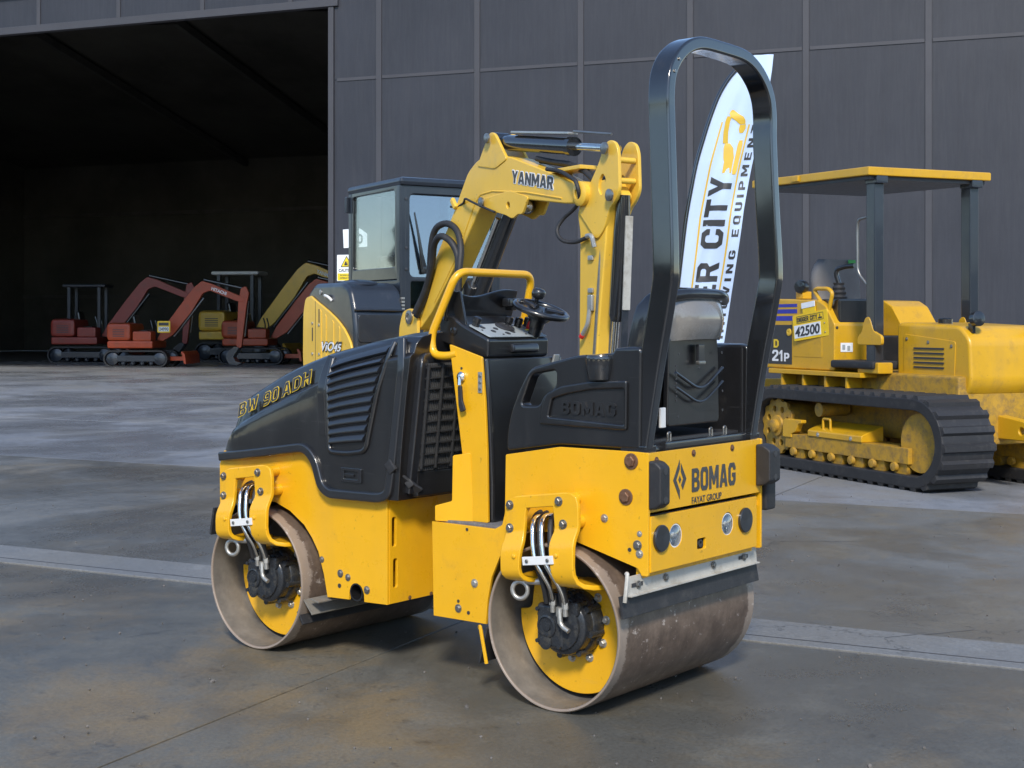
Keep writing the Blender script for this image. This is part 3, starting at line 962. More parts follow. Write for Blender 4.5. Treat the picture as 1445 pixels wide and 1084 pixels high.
MB().lathe([(.009, 0), (.009, .002), (.001, .002)], (1.078, YF, .305), (0, 1, 0), 14).build('bolt_hole', 'dark_ink', ff)
for y, z in ((.319, .275), (.196, .272)):
    bolt('bolt', (.8, y, z), (-1, 0, 0), .006, ff, 'rusty_bolt')
# scraper blade behind the front drum
m = MB()
m.box((1.20, YO, .212), (.075, .89, .006), Matrix.Rotation(R(-47), 3, 'Y'), .001)
m.box((1.162, YO, .243), (.05, .89, .006), Matrix.Rotation(R(-10), 3, 'Y'), .001)
m.build('scraper', 'worn_steel', ROLL)
MB().box((1.246, YO, .163), (.06, .89, .012), Matrix.Rotation(R(-56), 3, 'Y'), .002).build('scraper_rubber', 'black_rubber', ROLL)
MB().box((1.815, YO, .50), (.012, .87, .12), Matrix.Rotation(R(-12), 3, 'Y'), .002).build('scraper_rubber', 'black_rubber', ROLL)

# ---- engine hood: lofted black moulding
def lerp(t, pts):
    for (a, va), (b, vb) in zip(pts, pts[1:]):
        if a <= t <= b:
            return va + (vb - va) * (t - a) / (b - a)
    return pts[0][1] if t < pts[0][0] else pts[-1][1]


TOPZ = [(.72, 1.300), (.80, 1.298), (.95, 1.270), (1.187, 1.222), (1.33, 1.180), (1.441, 1.140), (1.58, 1.078), (1.665, 1.038), (1.715, .990), (1.738, .935), (1.765, .895), (1.79, .865), (1.80, .835)]
BOTZ = [(.72, .672), (.827, .668), (1.10, .664), (1.135, .672), (1.165, .71), (1.195, .78), (1.225, .825), (1.26, .838), (1.50, .806), (1.80, .768)]
LEDGE = [(.72, 1.235), (1.12, 1.16), (1.176, 1.115), (1.306, 1.072), (1.497, 1.0), (1.691, .918), (1.74, .89), (1.80, .81)]
stations = [.735, .78, .85, .95, 1.05, 1.10, 1.125, 1.14, 1.155, 1.17, 1.185, 1.20, 1.22, 1.245, 1.28, 1.36, 1.44, 1.52, 1.60, 1.66, 1.70, 1.73, 1.76, 1.785, 1.798]
rings = []
for x in stations:
    T, B, L = lerp(x, TOPZ), lerp(x, BOTZ), lerp(x, LEDGE)
    T = max(T, B + .03); L = min(max(L, B + .012), T - .012)
    nose = max(0, (x - 1.62) / .178)
    w = YF + .022 - .035 * nose ** 3
    half = [(w, B), (w + .004, B + (L - B) * .35), (w, B + (L - B) * .8), (w - .006, L - .012), (w - .014, L - .002), (w - .026, L + .004),
            (w - .036, L + (T - L) * .55), (w - .048, T - .018), (w - .062, T - .004), (w - .10, T + .006), (w - .20, T + .02), (w - .34, T + .028)]
    ring = []
    for (y, z) in half:
        xs = x - (max(0, z - .68) / .52) * .055 * max(0, 1 - (x - .735) / .15)      # raked rear edge
        ring.append(V((xs, y, z)))
    for (y, z) in reversed(half):
        xs = x - (max(0, z - .68) / .52) * .055 * max(0, 1 - (x - .735) / .15)
        ring.append(V((xs, 2 * YO - y, z)))
    rings.append(ring)
m = MB().rings(rings, True)
hood = m.build('engine_hood', 'black_plastic', ROLL, smooth=30, bevel=.003)
# thick rounded lip that follows the hood's lower and rear edge
lip = rnd([(1.80, YF + .012, .776), (1.60, YF + .026, .80), (1.25, YF + .028, .848), (1.192, YF + .028, .80), (1.155, YF + .028, .70), (1.11, YF + .028, .672),
           (.83, YF + .028, .676), (.785, YF + .026, .69), (.765, YF + .022, .80), (.722, YF + .012, 1.19), (.742, YF - .01, 1.285)], .06, False)
sec = [(.018 * math.cos(a), .013 * math.sin(a)) for a in [2 * PI * k / 12 for k in range(12)]]
m = MB().sweep(lip, rect(-.012, -.019, .012, .019, .009), (0, 1, 0))
m.build('hood_lip', 'dark_moulding', hood)
# second post of the rear frame, inside it
m = MB()
m.sweep(rnd([(.735, YF - .035, .70), (.712, YF - .035, .85), (.678, YF - .045, 1.19), (.69, YF - .06, 1.215), (.69, YF - .5, 1.225)], .03, False), rect(-.022, -.02, .022, .02, .008), (1, 0, 0))
m.build('rear_post', 'dark_moulding', hood)
# vertical shoulder between the lettered band and the louvres
m = MB().sweep(rnd([(1.150, YF + .016, .90), (1.158, YF + .018, 1.09), (1.152, YF - .004, 1.16), (1.142, YF - .026, 1.212)], .03, False), rect(-.012, -.022, .012, .022, .006), (0, 1, 0))
m.build('hood_shoulder', 'black_plastic', hood)
# louvre field: backing that follows the hood's skin and one bar per louvre
def hood_y(x, z):
    T, B, L = lerp(x, TOPZ), lerp(x, BOTZ), lerp(x, LEDGE)
    w = YF + .022
    return lerp(z, [(B, w), (B + (L - B) * .35, w + .004), (B + (L - B) * .8, w), (L - .012, w - .006), (L - .002, w - .014), (L + .004, w - .026), (L + (T - L) * .55, w - .036), (T - .018, w - .048), (T, w - .062)])


NL = 11
vs, fs = [], []
ctl = []
for k in range(NL):
    t = k / (NL - 1)
    row = []
    for q in range(11):
        s_ = q / 10
        zl, zr = 1.198 + (.868 - 1.198) * t, 1.272 + (.888 - 1.272) * t
        xl, xr = 1.122 + (1.100 - 1.122) * t, .802 + (.912 - .802) * t
        x = xl + (xr - xl) * s_
        z = zl + (zr - zl) * s_ ** .8
        row.append((x, z))
    ctl.append(row)
for k, row in enumerate(ctl):
    for x, z in row:
        vs.append((x, hood_y(x, z) + .0035, z))
for k in range(NL - 1):
    for q in range(10):
        i0 = k * 11 + q
        fs.append((i0, i0 + 1, i0 + 12, i0 + 11))
MB().mesh(vs, fs).build('louvre_backing', 'dark_moulding', hood, smooth=60)
for k, row in enumerate(ctl[1:-1] if False else ctl):
    if k == 0:
        continue
    m = MB()
    rings = []
    for (x, z), (xu, zu) in zip(row, ctl[k - 1]):
        y = hood_y(x, z); yu = hood_y(xu, zu)
        d = zu - z
        # a louvre bulges out towards its lower edge and tucks in under it
        rings.append([V((x, y + .002, z - d * .02)), V((x, y + .013, z + d * .02)), V((x, y + .016, z + d * .16)), V((x * .8 + xu * .2, y * .7 + yu * .3 + .013, z + d * .42)), V((xu * .75 + x * .25, yu * .75 + y * .25 + .006, z + d * .75)), V((xu, yu + .003, zu - d * .10)), V((xu, yu - .002, zu - d * .14))])
    m.rings(rings, True).build('louvre', 'dark_moulding', hood, smooth=60)
fr = [V((x, hood_y(x, z) + .004, z)) for x, z in [(1.134, 1.205), (1.128, 1.10), (1.116, .95), (1.108, .838), (1.0, .838), (.902, .852), (.875, .96), (.84, 1.09), (.80, 1.22), (.79, 1.275)]]
m = MB().sweep(rnd(fr, .03, False), [(.009 * math.cos(a), .010 * math.sin(a)) for a in [2 * PI * k / 10 for k in range(10)]], (0, 1, 0))
m.build('louvre_frame', 'black_plastic', hood)
# latch
m = MB()
lplate(m, rect(.926, .724, 1.040, .781, .006), YF + .032, .012, [rect(.945, .737, 1.022, .769, .004)], .002)
lt = m.build('latch', 'black_gloss', ROLL)
MB().bb(.94, 1.03, YF + .015, YF + .022, .735, .77).build('latch_recess', 'dark_ink', lt)
MB().box((.995, YF + .026, .752), (.055, .008, .012), None, .002).build('latch_tongue', 'black_plastic', lt)
# name on the band of the hood
e1 = V((-1, 0, .372)).normalized()
e2 = V((.06, -.20, 1)).normalized()
for w_, xa, ln in (('BW', 1.673, .132), ('90', 1.538, .103), ('ADH', 1.419, .188)):
    zb = .948 + (1.673 - xa) * .362
    base = V((xa, hood_y(min(xa, 1.60), zb) + .0095, zb))
    MB().block(w_, base, e1, e2, ln, .058, th=.001, grow=.014).build('lettering_outline', 'decal_yellow', hood)
    MB().block(w_, base, e1, e2, ln, .058, th=.001, grow=-.040, lift=.0016).build('lettering', 'dark_ink', hood)
# strap of the hood
m = MB()
m.box((.765, YF + .03, .80), (.04, .02, .05), (0, R(40), 0), .006)
m.sweep([(.77, YF + .03, .80), (.745, YF + .0, .76), (.72, YF - .03, .725), (.705, YF - .06, .70)], rect(-.022, -.006, .022, .006, .003), (0, .6, .8))
m.box((.72, YF - .03, .735), (.03, .04, .03), (0, R(40), .5), .005)
m.build('hood_strap', 'black_rubber', ROLL)

# ---- radiator side: recessed dark wall with a grille
def rake(z):
    """x of the hood's raked rear face at height z"""
    return .735 - .055 * max(0, z - .68) / .52


m = MB().rings([[V((rake(z) - .004, -.30, z)), V((rake(z) - .004, YF - .03, z)), V((rake(z) - .008, YF - .03, z)), V((rake(z) - .008, -.30, z))] for z in (.69, 1.20)])
grl = m.build('grille', 'dark_ink', ROLL)
for k in range(10):
    z = .80 + k * .042
    pts = [V((rake(z) - .034 + .010 * abs(q) ** 2, .205 + q * .175, z + .006 * (1 - q * q))) for q in [-1 + j / 4 for j in range(9)]]
    MB().sweep(pts, rect(-.005, -.0034, .005, .0034, .0015), (1, 0, 0)).build('grille_bar', 'grille_steel', grl)
for y, mt in ((.035, 'grille_steel'), (.115, 'worn_steel'), (.205, 'grille_steel'), (.295, 'grille_steel'), (.375, 'grille_steel')):
    MB().sweep([(rake(.79) - .036, y, .79), (rake(1.19) - .036, y, 1.19)], rect(-.005, -.0045, .005, .0045, .0015), (1, 0, 0)).build('grille_post', mt, grl)
m = MB()
y = .0
while y < .385:
    m.rings([[V((rake(z) - .010, y - .0021, z)), V((rake(z) - .010, y + .0021, z)), V((rake(z) - .024, y + .0021, z)), V((rake(z) - .024, y - .0021, z))] for z in (.78, 1.195)])
    y += .0105
fin = m.build('cooling_fins', 'fin_alloy', grl)
fin['kind'] = 'stuff'
# dark bracket across the lower opening
MB().bb(.70, .76, -.2, YF - .05, .68, .78, .01).build('lower_shroud', 'black_plastic', ROLL)

# ---- rear frame (yellow)
YR = .387
rpoly = [(.62, .597), (.612, .241), (.352, .244), (.345, .33), (.325, .42), (.285, .50), (.22, .565), (.15, .60), (.05, .612), (-.074, .584), (-.315, .524), (-.328, .508)] + \
    rnd([(-.332, .50), (-.358, .50), (-.360, .913), (-.318, .915), (.015, .913), (.258, .872), (.262, .66), (.275, .615), (.31, .597)], .006, False)
m = MB()
lplate(m, rpoly, YR, .012, (), .0015)
rf = m.build('operator_frame', 'roller_yellow', ROLL)
m = MB()
lplate(m, rpoly, -YR + .012, .012, (), .0015)
m.build('side_plate', 'roller_yellow', rf)
# rear skin in two panels
m = MB()
rplate(m, [(YR - .0125, .712), (YR - .0125, .912), (-YR + .0125, .912), (-YR + .0125, .712)], -.358, .01, (), .001)
m.build('tail_panel', 'roller_yellow', rf)
holes = [circ2(.222, .619, .041), circ2(-.126, .621, .041), rnd([(.025, .552), (.083, .552), (.083, .590), (.025, .590)], .009)]
m = MB()
rplate(m, [(YR - .0125, .512), (YR - .0125, .699), (-.338, .699), (-.338, .512)], -.363, .012, holes, .0015)
lamp_panel = m.build('lamp_panel', 'roller_yellow', rf)
MB().bb(-.345, -.335, -.36, YR - .02, .53, .70).build('lamp_backing', 'dark_ink', rf)
MB().bb(-.356, -.30, -YR + .002, -YR + .013, .512, .912).build('corner_flange', 'roller_yellow', rf)
for y, z in ((.335, .885), (.10, .893), (-.165, .893)):
    bolt('bolt', (-.358, y, z), (-1, 0, 0), .0085, rf, 'rusty_bolt')
for (x, z, r, mt) in ((-.292, .882, .019, 'rusty_bolt'), (-.270, .76, .019, 'rusty_bolt'), (-.181, .68, .010, 'galvanised'), (.406, .388, .011, 'galvanised'), (.486, .285, .011, 'bare_steel'),
                      (-.317, .601, .012, 'bare_steel'), (-.325, .573, .010, 'galvanised'), (-.325, .64, .007, 'galvanised')):
    bolt('bolt', (x, YR, z), (0, 1, 0), r, rf, mt)
for (x, z, r) in ((.443, .583, .006), (.436, .275, .007), (-.285, .583, .007), (.486, .312, .006)):
    MB().lathe([(r, 0), (r, .002), (.001, .002)], (x, YR, z), (0, 1, 0), 14).build('bolt_hole', 'dark_ink', rf)
# floor, front riser and inner walls
MB().bb(.27, .60, -YR + .013, YR - .013, .578, .594).build('floor_plate', 'roller_yellow', rf)
MB().bb(.275, .595, -YR + .02, YR - .018, .594, .606, .003).build('floor_mat', 'grit_mat', rf)
MB().bb(.598, .612, -YR + .013, YR - .013, .243, .62).build('riser_plate', 'roller_yellow', rf)
MB().bb(-.345, .25, -YR + .013, YR - .013, .66, .68).build('seat_deck', 'roller_yellow', rf)
MB().bb(.235, .25, -YR + .013, YR - .013, .60, .87).build('seat_riser', 'black_plastic', rf)
MB().bb(.60, .82, -.10, .16, .30, .52, .02).build('articulation_joint', 'black_plastic', ROLL)

# emblem and names on the tail
em = MB()
cxm, czm = .190, .808
def rhomb(pts):
    return [(cxm + a * .88, czm + b * .86) for a, b in pts]
rplate(em, rhomb([(.0, .080), (.048, 0), (.0, -.080), (.0, -.044), (.026, 0), (.0, .044)]), -.3595, .0012)
rplate(em, rhomb([(-.008, .066), (-.048, 0), (-.022, -.043), (-.010, -.023), (-.025, .001), (-.008, .030)]), -.3595, .0012)
rplate(em, rhomb([(.010, 0), (0, .016), (-.010, 0), (0, -.016)]), -.3595, .0012)
em.build('emblem', 'charcoal_ink', rf)
MB().block('BOMAG', (-.3583, .112, .757), BX, LZv, .300, .082, th=.002, lift=.001).build('lettering', 'charcoal_ink', rf)
MB().text('FAYAT GROUP', (-.3583, .112, .716), BX, LZv, .20, .0235, .0, .002, 0, 1.0, .001).build('lettering', 'charcoal_ink', rf)

# lamps
for y, mt in ((.318, 'x'), (-.246, 'x')):
    MB().lathe([(.046, 0), (.046, .008), (.043, .011), (.002, .0125)], (-.363, y, .621), (-1, 0, 0), 36).build('lamp_cover', 'dark_moulding', ROLL)
for y in (.222, -.126):
    b = MB().lathe([(.0405, -.02), (.0405, .002), (.037, .002), (.033, -.010), (.018, -.018), (.002, -.020)], (-.360, y + .002, .619), (-1, 0, 0), 36).build('headlamp', 'lamp_white', ROLL)
    MB().lathe([(.038, -.006), (.038, .0), (.031, .006), (.016, .010), (.001, .011)], (-.360, y + .002, .619), (-1, 0, 0), 32).build('lens', 'lens_glass', b)
    MB().ball((-.355, y, .619), .010, (1.4, 1, 1), 12).build('bulb', 'white_paint', b)
m = MB().lathe([(.014, 0), (.014, .012), (.008, .012), (.007, .004), (.001, .004)], (-.348, .054, .571), (-1, 0, 0), 18)
m.build('socket', 'dark_ink', ROLL)

# rubber buffers
def buffer(y0, y1, z0, z1, dep, name='buffer'):
    p = rnd([(0, z0), (-dep * .55, z0 + .004), (-dep, z0 + .022), (-dep, z1 - .022), (-dep * .55, z1 - .004), (0, z1)], .008)
    m = MB()
    m.plate([(-q[0], q[1]) for q in p], abs(y1 - y0), (-.3585, max(y0, y1), 0), LX, LZv, (), .007)
    b = m.build(name, 'black_rubber', ROLL)
    ym = (y0 + y1) / 2
    for zz in (z0 + .035, z1 - .035):
        MB().lathe([(.012, -.002), (.012, .0012), (.001, .0014)], (-.3585 - dep, ym, zz), (-1, 0, 0), 16).build('bolt_recess', 'dark_ink', b)
    return b
buffer(.386, .326, .722, .888, .050)
buffer(-.336, -.418, .738, .895, .062)
MB().bb(-.375, -.29, -.47, -.395, .64, .76, .012).build('side_buffer', 'black_rubber', ROLL)

# tail scraper over the rear drum
sx = -.322
sc = MB()
sc.box((sx, .028, .473), (.008, .86, .062), Matrix.Rotation(R(4), 3, 'Y'), .001)
sc.box((sx - .009, .028, .441), (.020, .86, .005), None, .001)
scr = sc.build('scraper', 'zinc_bar', ROLL)
MB().box((sx + .006, .032, .405), (.010, .905, .075), Matrix.Rotation(R(10), 3, 'Y'), .002).build('scraper_rubber', 'black_rubber', ROLL)
MB().tube(rnd([(sx + .0, .462, .515), (sx - .01, .47, .52), (sx - .012, .474, .50), (sx - .01, .485, .425)], .01, False), .007, 8).build('scraper_hook', 'zinc_bar', scr)
for y, s in ((.405, 1), (.235, 0), (-.08, 0), (-.30, 1)):
    if s:
        MB().box((sx - .006, y, .474), (.002, .065, .013), None, 0).build('slot', 'dark_ink', scr)
    bolt('bolt', (sx - .007, y - .005, .473), (-1, 0, 0), .0095, scr, 'bare_steel')
MB().bb(-.33, -.30, -.36, .37, .49, .525).build('scraper_mount', 'roller_yellow', ROLL)
# front scraper of the rear drum, its yellow edge shows beside the rim
m = MB()
m.box((.322, 0, .18), (.008, .88, .14), Matrix.Rotation(R(-16), 3, 'Y'), .002)
m.build('scraper_rubber', 'black_rubber', ROLL)
m = MB().sweep(rnd([(.318, .452, .235), (.322, .460, .252), (.312, .466, .255), (.297, .466, .19), (.282, .466, .125)], .01, False), rect(-.004, -.006, .004, .006, .002), (0, 1, 0))
m.build('scraper_hook', 'roller_yellow', ROLL)

# ---- roll bar
hx = [(.90, -.340), (1.27, -.405), (1.48, -.449), (1.55, -.452), (2.0, -.432), (2.40, -.428)]
ypath = [(.3535, .90), (.354, 1.2), (.356, 1.45), (.358, 1.55), (.352, 1.8), (.350, 2.03), (.352, 2.11), (.340, 2.18), (.305, 2.235), (.25, 2.278), (.19, 2.304), (.12, 2.316), (0, 2.318)]
path2 = ypath + [(-a, b) for a, b in reversed(ypath[:-1])]
pts = [V((lerp(z, hx) + .041, y, z)) for y, z in path2]
# densify with Catmull-Rom
dens = []
for i in range(len(pts) - 1):
    p0, p1, p2, p3 = pts[max(i - 1, 0)], pts[i], pts[i + 1], pts[min(i + 2, len(pts) - 1)]
    for k in range(4):
        t = k / 4
        dens.append(.5 * ((2 * p1) + (p2 - p0) * t + (2 * p0 - 5 * p1 + 4 * p2 - p3) * t * t + (3 * p1 - p0 - 3 * p2 + p3) * t ** 3))
dens.append(pts[-1])
m = MB().sweep(dens, rect(-.041, -.0225, .041, .0225, .009), (1, 0, 0))
rops = m.build('roll_bar', 'black_gloss', ROLL, smooth=40)
for z in (2.19, 2.235):
    bolt('rivet', (lerp(z, hx), lerp(z, [(2.18, .340), (2.235, .305)]), z), (-1, 0, 0), .006, rops, 'bare_steel', False, .003)
for s in (1, -1):
    MB().bb(-.345, -.245, s * .3535 - .04, s * .3535 + .03, .905, .935, .004).build('foot_plate', 'black_gloss', rops)

# ---- seat pod: moulded side panels left and right, sill at the back
pod = [(.257, .884), (.253, .959), (.234, 1.031), (.204, 1.098), (.159, 1.172), (.135, 1.192), (-.063, 1.236), (-.213, 1.246), (-.221, 1.262), (-.291, 1.269), (-.33, 1.265), (-.325, .922), (.015, .921)]
grip = rnd([(.190, 1.052), (.105, 1.055), (.088, 1.092), (.031, 1.124), (.029, 1.185), (.141, 1.167)], .022)
pp = rnd(pod, .02)
m = MB()
lplate(m, pp, YR - .002, .055, [grip], .009)
podl = m.build('pod_side', 'black_plastic', ROLL, smooth=45)
m = MB()
lplate(m, pp, -YR + .057, .055, [], .009)
podr = m.build('pod_side', 'black_plastic', ROLL, smooth=45)
arch_o = rnd([(.098, .99), (.088, 1.05), (.066, 1.100), (.0, 1.128), (-.13, 1.148), (-.278, 1.155), (-.276, .985)], .012)
arch_i = rnd([(.058, 1.018), (.042, 1.082), (-.02, 1.100), (-.13, 1.120), (-.268, 1.128), (-.266, 1.004)], .008)
m = MB()
lplate(m, arch_o, YR + .010, .014, [arch_i], .006)
m.build('raised_rib', 'black_plastic', podl, smooth=45)
MB().block('BOMAG', (.004, YR - .002, 1.030), LX, LZv, .232, .046, th=.014, space=.2).build('embossed_lettering', 'black_plastic', podl)
# cup bulging out of the panel's top
m = MB().lathe([(.045, -.05), (.052, -.02), (.056, .02), (.050, .034), (.02, .036)], (-.158, YR - .01, 1.205), (0, 0, 1), 28)
m.build('filler_cup', 'black_gloss', podl)
# inner tub
MB().bb(-.31, .22, -.33, .33, .70, .93, .02).build('pod_tub', 'black_plastic', ROLL)
m = MB().bb(-.325, -.295, -.36, .225, .900, .938, .008)
m.build('pod_sill', 'dark_moulding', ROLL)
m = MB().bb(-.315, .15, -.385, -.325, .92, 1.272, .018)
m.build('arm_box', 'black_plastic', ROLL)
MB().bb(-.29, .14, -.33, .33, .925, .945).build('tub_floor', 'dark_ink', ROLL)

# ---- seat
seat = MB().plate(rnd([(-.185, .985), (.165, .985), (.160, 1.22), (.150, 1.30), (-.175, 1.30), (-.178, 1.22)], .02), .022, (-.268, -.012, 0), BX, LZv, (), .006).build('seat_shell', 'black_plastic', ROLL)
seat.location = (-.030, 0, 0)
# upper rear pad, bulging backwards
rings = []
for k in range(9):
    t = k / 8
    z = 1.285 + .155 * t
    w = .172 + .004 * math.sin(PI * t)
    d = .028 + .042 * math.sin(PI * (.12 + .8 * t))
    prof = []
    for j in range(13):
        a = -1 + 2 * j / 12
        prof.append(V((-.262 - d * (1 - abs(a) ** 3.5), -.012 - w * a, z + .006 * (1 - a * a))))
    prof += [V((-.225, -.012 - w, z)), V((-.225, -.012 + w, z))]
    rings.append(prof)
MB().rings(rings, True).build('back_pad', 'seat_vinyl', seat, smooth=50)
# cushion in front, with side wings and rolled top
rings = []
for k in range(15):
    t = k / 14
    z = 1.02 + .455 * t
    lean = -.215 - .045 * t
    hw = .205 + .012 * math.sin(PI * t) - .06 * max(0, (t - .8) / .2) ** 2
    th = .075 + .03 * math.sin(PI * min(1, t * 1.1)) - .05 * max(0, (t - .85) / .15) ** 1.5
    ring = []
    for j in range(20):
        a = 2 * PI * j / 20
        cy, cz = math.cos(a), math.sin(a)
        sq = lambda v, p: math.copysign(abs(v) ** p, v)
        wing = .05 * max(0, abs(cy) - .6) / .4
        ring.append(V((lean + th / 2 + sq(cz, .6) * th / 2 + wing * (1 if cz >= -.2 else .3), -.012 + sq(cy, .55) * hw, z)))
    rings.append(ring)
MB().rings(rings, True).build('seat_back', 'black_plastic', seat, smooth=60)
# rolled rim over the top of the back
rim = [V((-.262 - .045 * (1 - abs(a) ** 3), -.014 - .205 * a, 1.452 - .020 * a ** 4)) for a in [-1 + j / 9 for j in range(19)]]
MB().tube(rim, .020, 10).build('rolled_rim', 'black_plastic', seat, smooth=60)
m = MB().box((-.02, -.012, 1.07), (.40, .42, .11), None, .045, 4)
m.build('seat_cushion', 'black_plastic', seat, smooth=60)
# stiffener of the shell: V-shaped ribs, slot, bolts
for dz, r in ((0, .006), (-.050, .005)):
    v = rnd([(-.286, .150, 1.175 + dz), (-.290, -.012, 1.105 + dz), (-.286, -.170, 1.185 + dz)], .06, False)
    MB().tube(v, r, 8).build('shell_rib', 'black_plastic', seat)
MB().bb(-.294, -.280, -.032, .008, 1.205, 1.272, .003).build('shell_boss', 'dark_moulding', seat)
MB().bb(-.298, -.282, -.034, .012, 1.200, 1.213, .003).build('shell_clip', 'bare_steel', seat)
for y, z in ((.135, 1.24), (-.155, 1.24), (.14, 1.02), (-.16, 1.03), (-.16, 1.10), (.0, 1.19)):
    MB().lathe([(.005, 0), (.005, .002), (.001, .002)], (-.290, y, z), (-1, 0, 0), 10).build('screw', 'dark_ink', seat)
for k in range(9):
    MB().bb(-.292, -.288, .148, .156, 1.075 + k * .015, 1.082 + k * .015).build('vent', 'dark_ink', seat)
MB().bb(-.305, -.295, .193, .226, .985, 1.055, .003).build('sticker', 'white_paint', ROLL)
for y in (.16, -.12, -.22):
    MB().tube(rnd([(-.29, y, .93), (-.29, y, .965), (-.29, y - .018, .965), (-.29, y - .018, .935)], .008, False), .004, 8).build('wire_clip', 'bare_steel', ROLL)

# ---- control column
m = MB()
lplate(m, rnd([(.577, 1.268), (.417, 1.222), (.400, 1.05), (.390, .862), (.386, .606), (.474, .606), (.512, .851)], .006), .336, .012, (), .002)
colm = m.build('control_column', 'roller_yellow', ROLL)
dv = V((-.145, -.050, 0)).normalized()
m = MB()
m.plate(rnd([(0, .600), (0, .658), (.070, .678), (.073, .850), (.145, .862), (.158, .600)], .006), .010, (.606, .386, 0), dv, LZv, (), .002)
m.build('knee_guard', 'roller_yellow', ROLL)
# black leg panel behind it
rings = []
for z, xo, y1 in ((.606, .375, .318), (.75, .372, .320), (.86, .376, .322), (1.05, .388, .322), (1.215, .402, .322)):
    rings.append([V((xo + .10, y1, z)), V((xo + .008, y1, z)), V((xo, y1 - .012, z)), V((xo + .02, .12, z)), V((xo + .02, -.16, z)), V((xo + .03, -.17, z)), V((xo + .10, -.17, z))])
MB().rings(rings, True).build('leg_panel', 'black_plastic', colm, smooth=30, bevel=.004)
m = MB().lathe([(.019, 0), (.019, .012), (.012, .02), (.004, .022)], (.511, .336, 1.147), (0, 1, 0), 20)
ky = m.build('key_switch', 'chrome', colm)
MB().tube([(.511, .352, 1.147), (.508, .358, 1.115)], .007, 8).build('key', 'chrome', colm)
m = MB()
lplate(m, rnd([(.516, 1.112), (.498, 1.114), (.494, 1.06), (.478, 1.022), (.502, 1.014), (.512, 1.04)], .006), .360, .010, (), .003)
m.build('key_tag', 'black_rubber', colm)
MB().lathe([(.005, 0), (.005, .002), (.001, .002)], (.515, .336, 1.178), (0, 1, 0), 12).build('bolt_hole', 'dark_ink', colm)
m = MB()
lplate(m, rect(.412, 1.088, .432, 1.166, .002), .3395, .003, (), .0008)
pl = m.build('data_plate', 'galvanised', colm)
for z in (1.103, 1.127, 1.151):
    MB().lathe([(.006, 0), (.006, .0025), (.001, .003)], (.422, .3395, z), (0, 1, 0), 10).build('rivet', 'bare_steel', pl)

# console box
cy0, cy1 = .272, -.100
side_p = [(.685, 1.278), (.462, 1.214), (.440, 1.220), (.436, 1.288), (.565, 1.342), (.622, 1.378), (.690, 1.372)]
m = MB()
m.plate([(-q[0], q[1]) for q in rnd(side_p, .012)], cy0 - cy1, (0, cy0, 0), LX, LZv, (), .010, 3)
cons = m.build('console', 'black_plastic', ROLL, smooth=45)
sl = V((.129, 0, .054)).normalized()
m = MB()
m.plate(rnd([(0.0, -.0), (.355, -.0), (.355, .118), (.20, .130), (.0, .118)], .012), .004, V((.438, .262, 1.2975)) , BX, sl, (), .001)
m.build('switch_panel', 'panel_grey', cons)
nrm = BX.cross(sl)
def onpanel(a, b, hgt=0):
    return V((.438, .262, 1.2975)) + BX * a + sl * b + nrm * hgt
for (a, b, r) in ((.05, .085, .011), (.075, .05, .011), (.115, .075, .011), (.14, .03, .012), (.185, .045, .012), (.29, .035, .012), (.02, .06, .004), (.24, .02, .004), (.10, .018, .004)):
    MB().lathe([(r, 0), (r, .002), (r * .8, .003)], onpanel(a, b), nrm, 20).build('button', 'dark_ink', cons)
MB().lathe([(.040, 0), (.040, .006), (.036, .008), (.034, .004), (.002, .004)], onpanel(.185, .088), nrm, 30).build('gauge', 'dark_ink', cons)
for (a, b) in ((.028, .104), (.225, .108), (.275, .098), (.335, .10)):
    MB().lathe([(.015, 0), (.014, .012), (.017, .014), (.016, .034), (.012, .037), (.001, .037)], onpanel(a, b), nrm, 16).build('knob', 'black_plastic', cons)
MB().lathe([(.010, 0), (.010, .022), (.008, .03), (.001, .033)], onpanel(.318, .075), nrm, 14).build('red_button', 'red_cap', cons)
MB().box(onpanel(.30, .058, .003), (.02, .028, .004), None, .001).build('yellow_tag', 'sign_yellow', cons)
MB().lathe([(.016, 0), (.016, .004), (.008, .006), (.007, .003), (.001, .003)], (.612, cy0, 1.318), (0, 1, 0), 20).build('side_cap', 'black_plastic', cons)
# wavy shield standing behind the panel
vs, fs, n = [], [], 20
for k in range(n + 1):
    t = k / n
    y = .285 + (-.115 - .285) * t
    topz = 1.482 - .022 * math.sin(PI * t) ** 2 - .010 * math.sin(2 * PI * t)
    for j in range(4):
        s = j / 3
        vs.append((.655 - .035 * s + .020 * math.sin(PI * t), y * (1 + .03 * s), 1.36 + (topz - 1.36) * s))
for k in range(n):
    for j in range(3):
        a = k * 4 + j
        fs.append((a, a + 1, a + 5, a + 4))
MB().mesh(vs, fs).build('console_shield', 'black_plastic', cons, solid=.012, bevel=.003, smooth=60)
m = MB()
m.box((.60, -.05, 1.432), (.04, .05, .035), None, .008)
m.box((.60, -.062, 1.425), (.05, .02, .05), None, .006)
m.build('shield_latch', 'black_plastic', cons)
MB().box((.60, .25, 1.39), (.05, .012, .16), (0, R(14), 0), .004).build('shield_cheek', 'black_plastic', cons)
MB().box((.435, .06, 1.252), (.03, .16, .035), (0, R(10), 0), .01).build('grab_recess', 'dark_moulding', cons)
# tubular handrail round the console
hr = rnd([(.545, .325, 1.232), (.600, .325, 1.222), (.672, .325, 1.226), (.684, .322, 1.30), (.568, .302, 1.545), (.565, -.155, 1.545), (.60, -.165, 1.42), (.64, -.165, 1.28), (.60, -.15, 1.22)], .055, False, 7)
MB().tube(hr, .0158, 16).build('handrail', 'roller_yellow', ROLL, smooth=60)

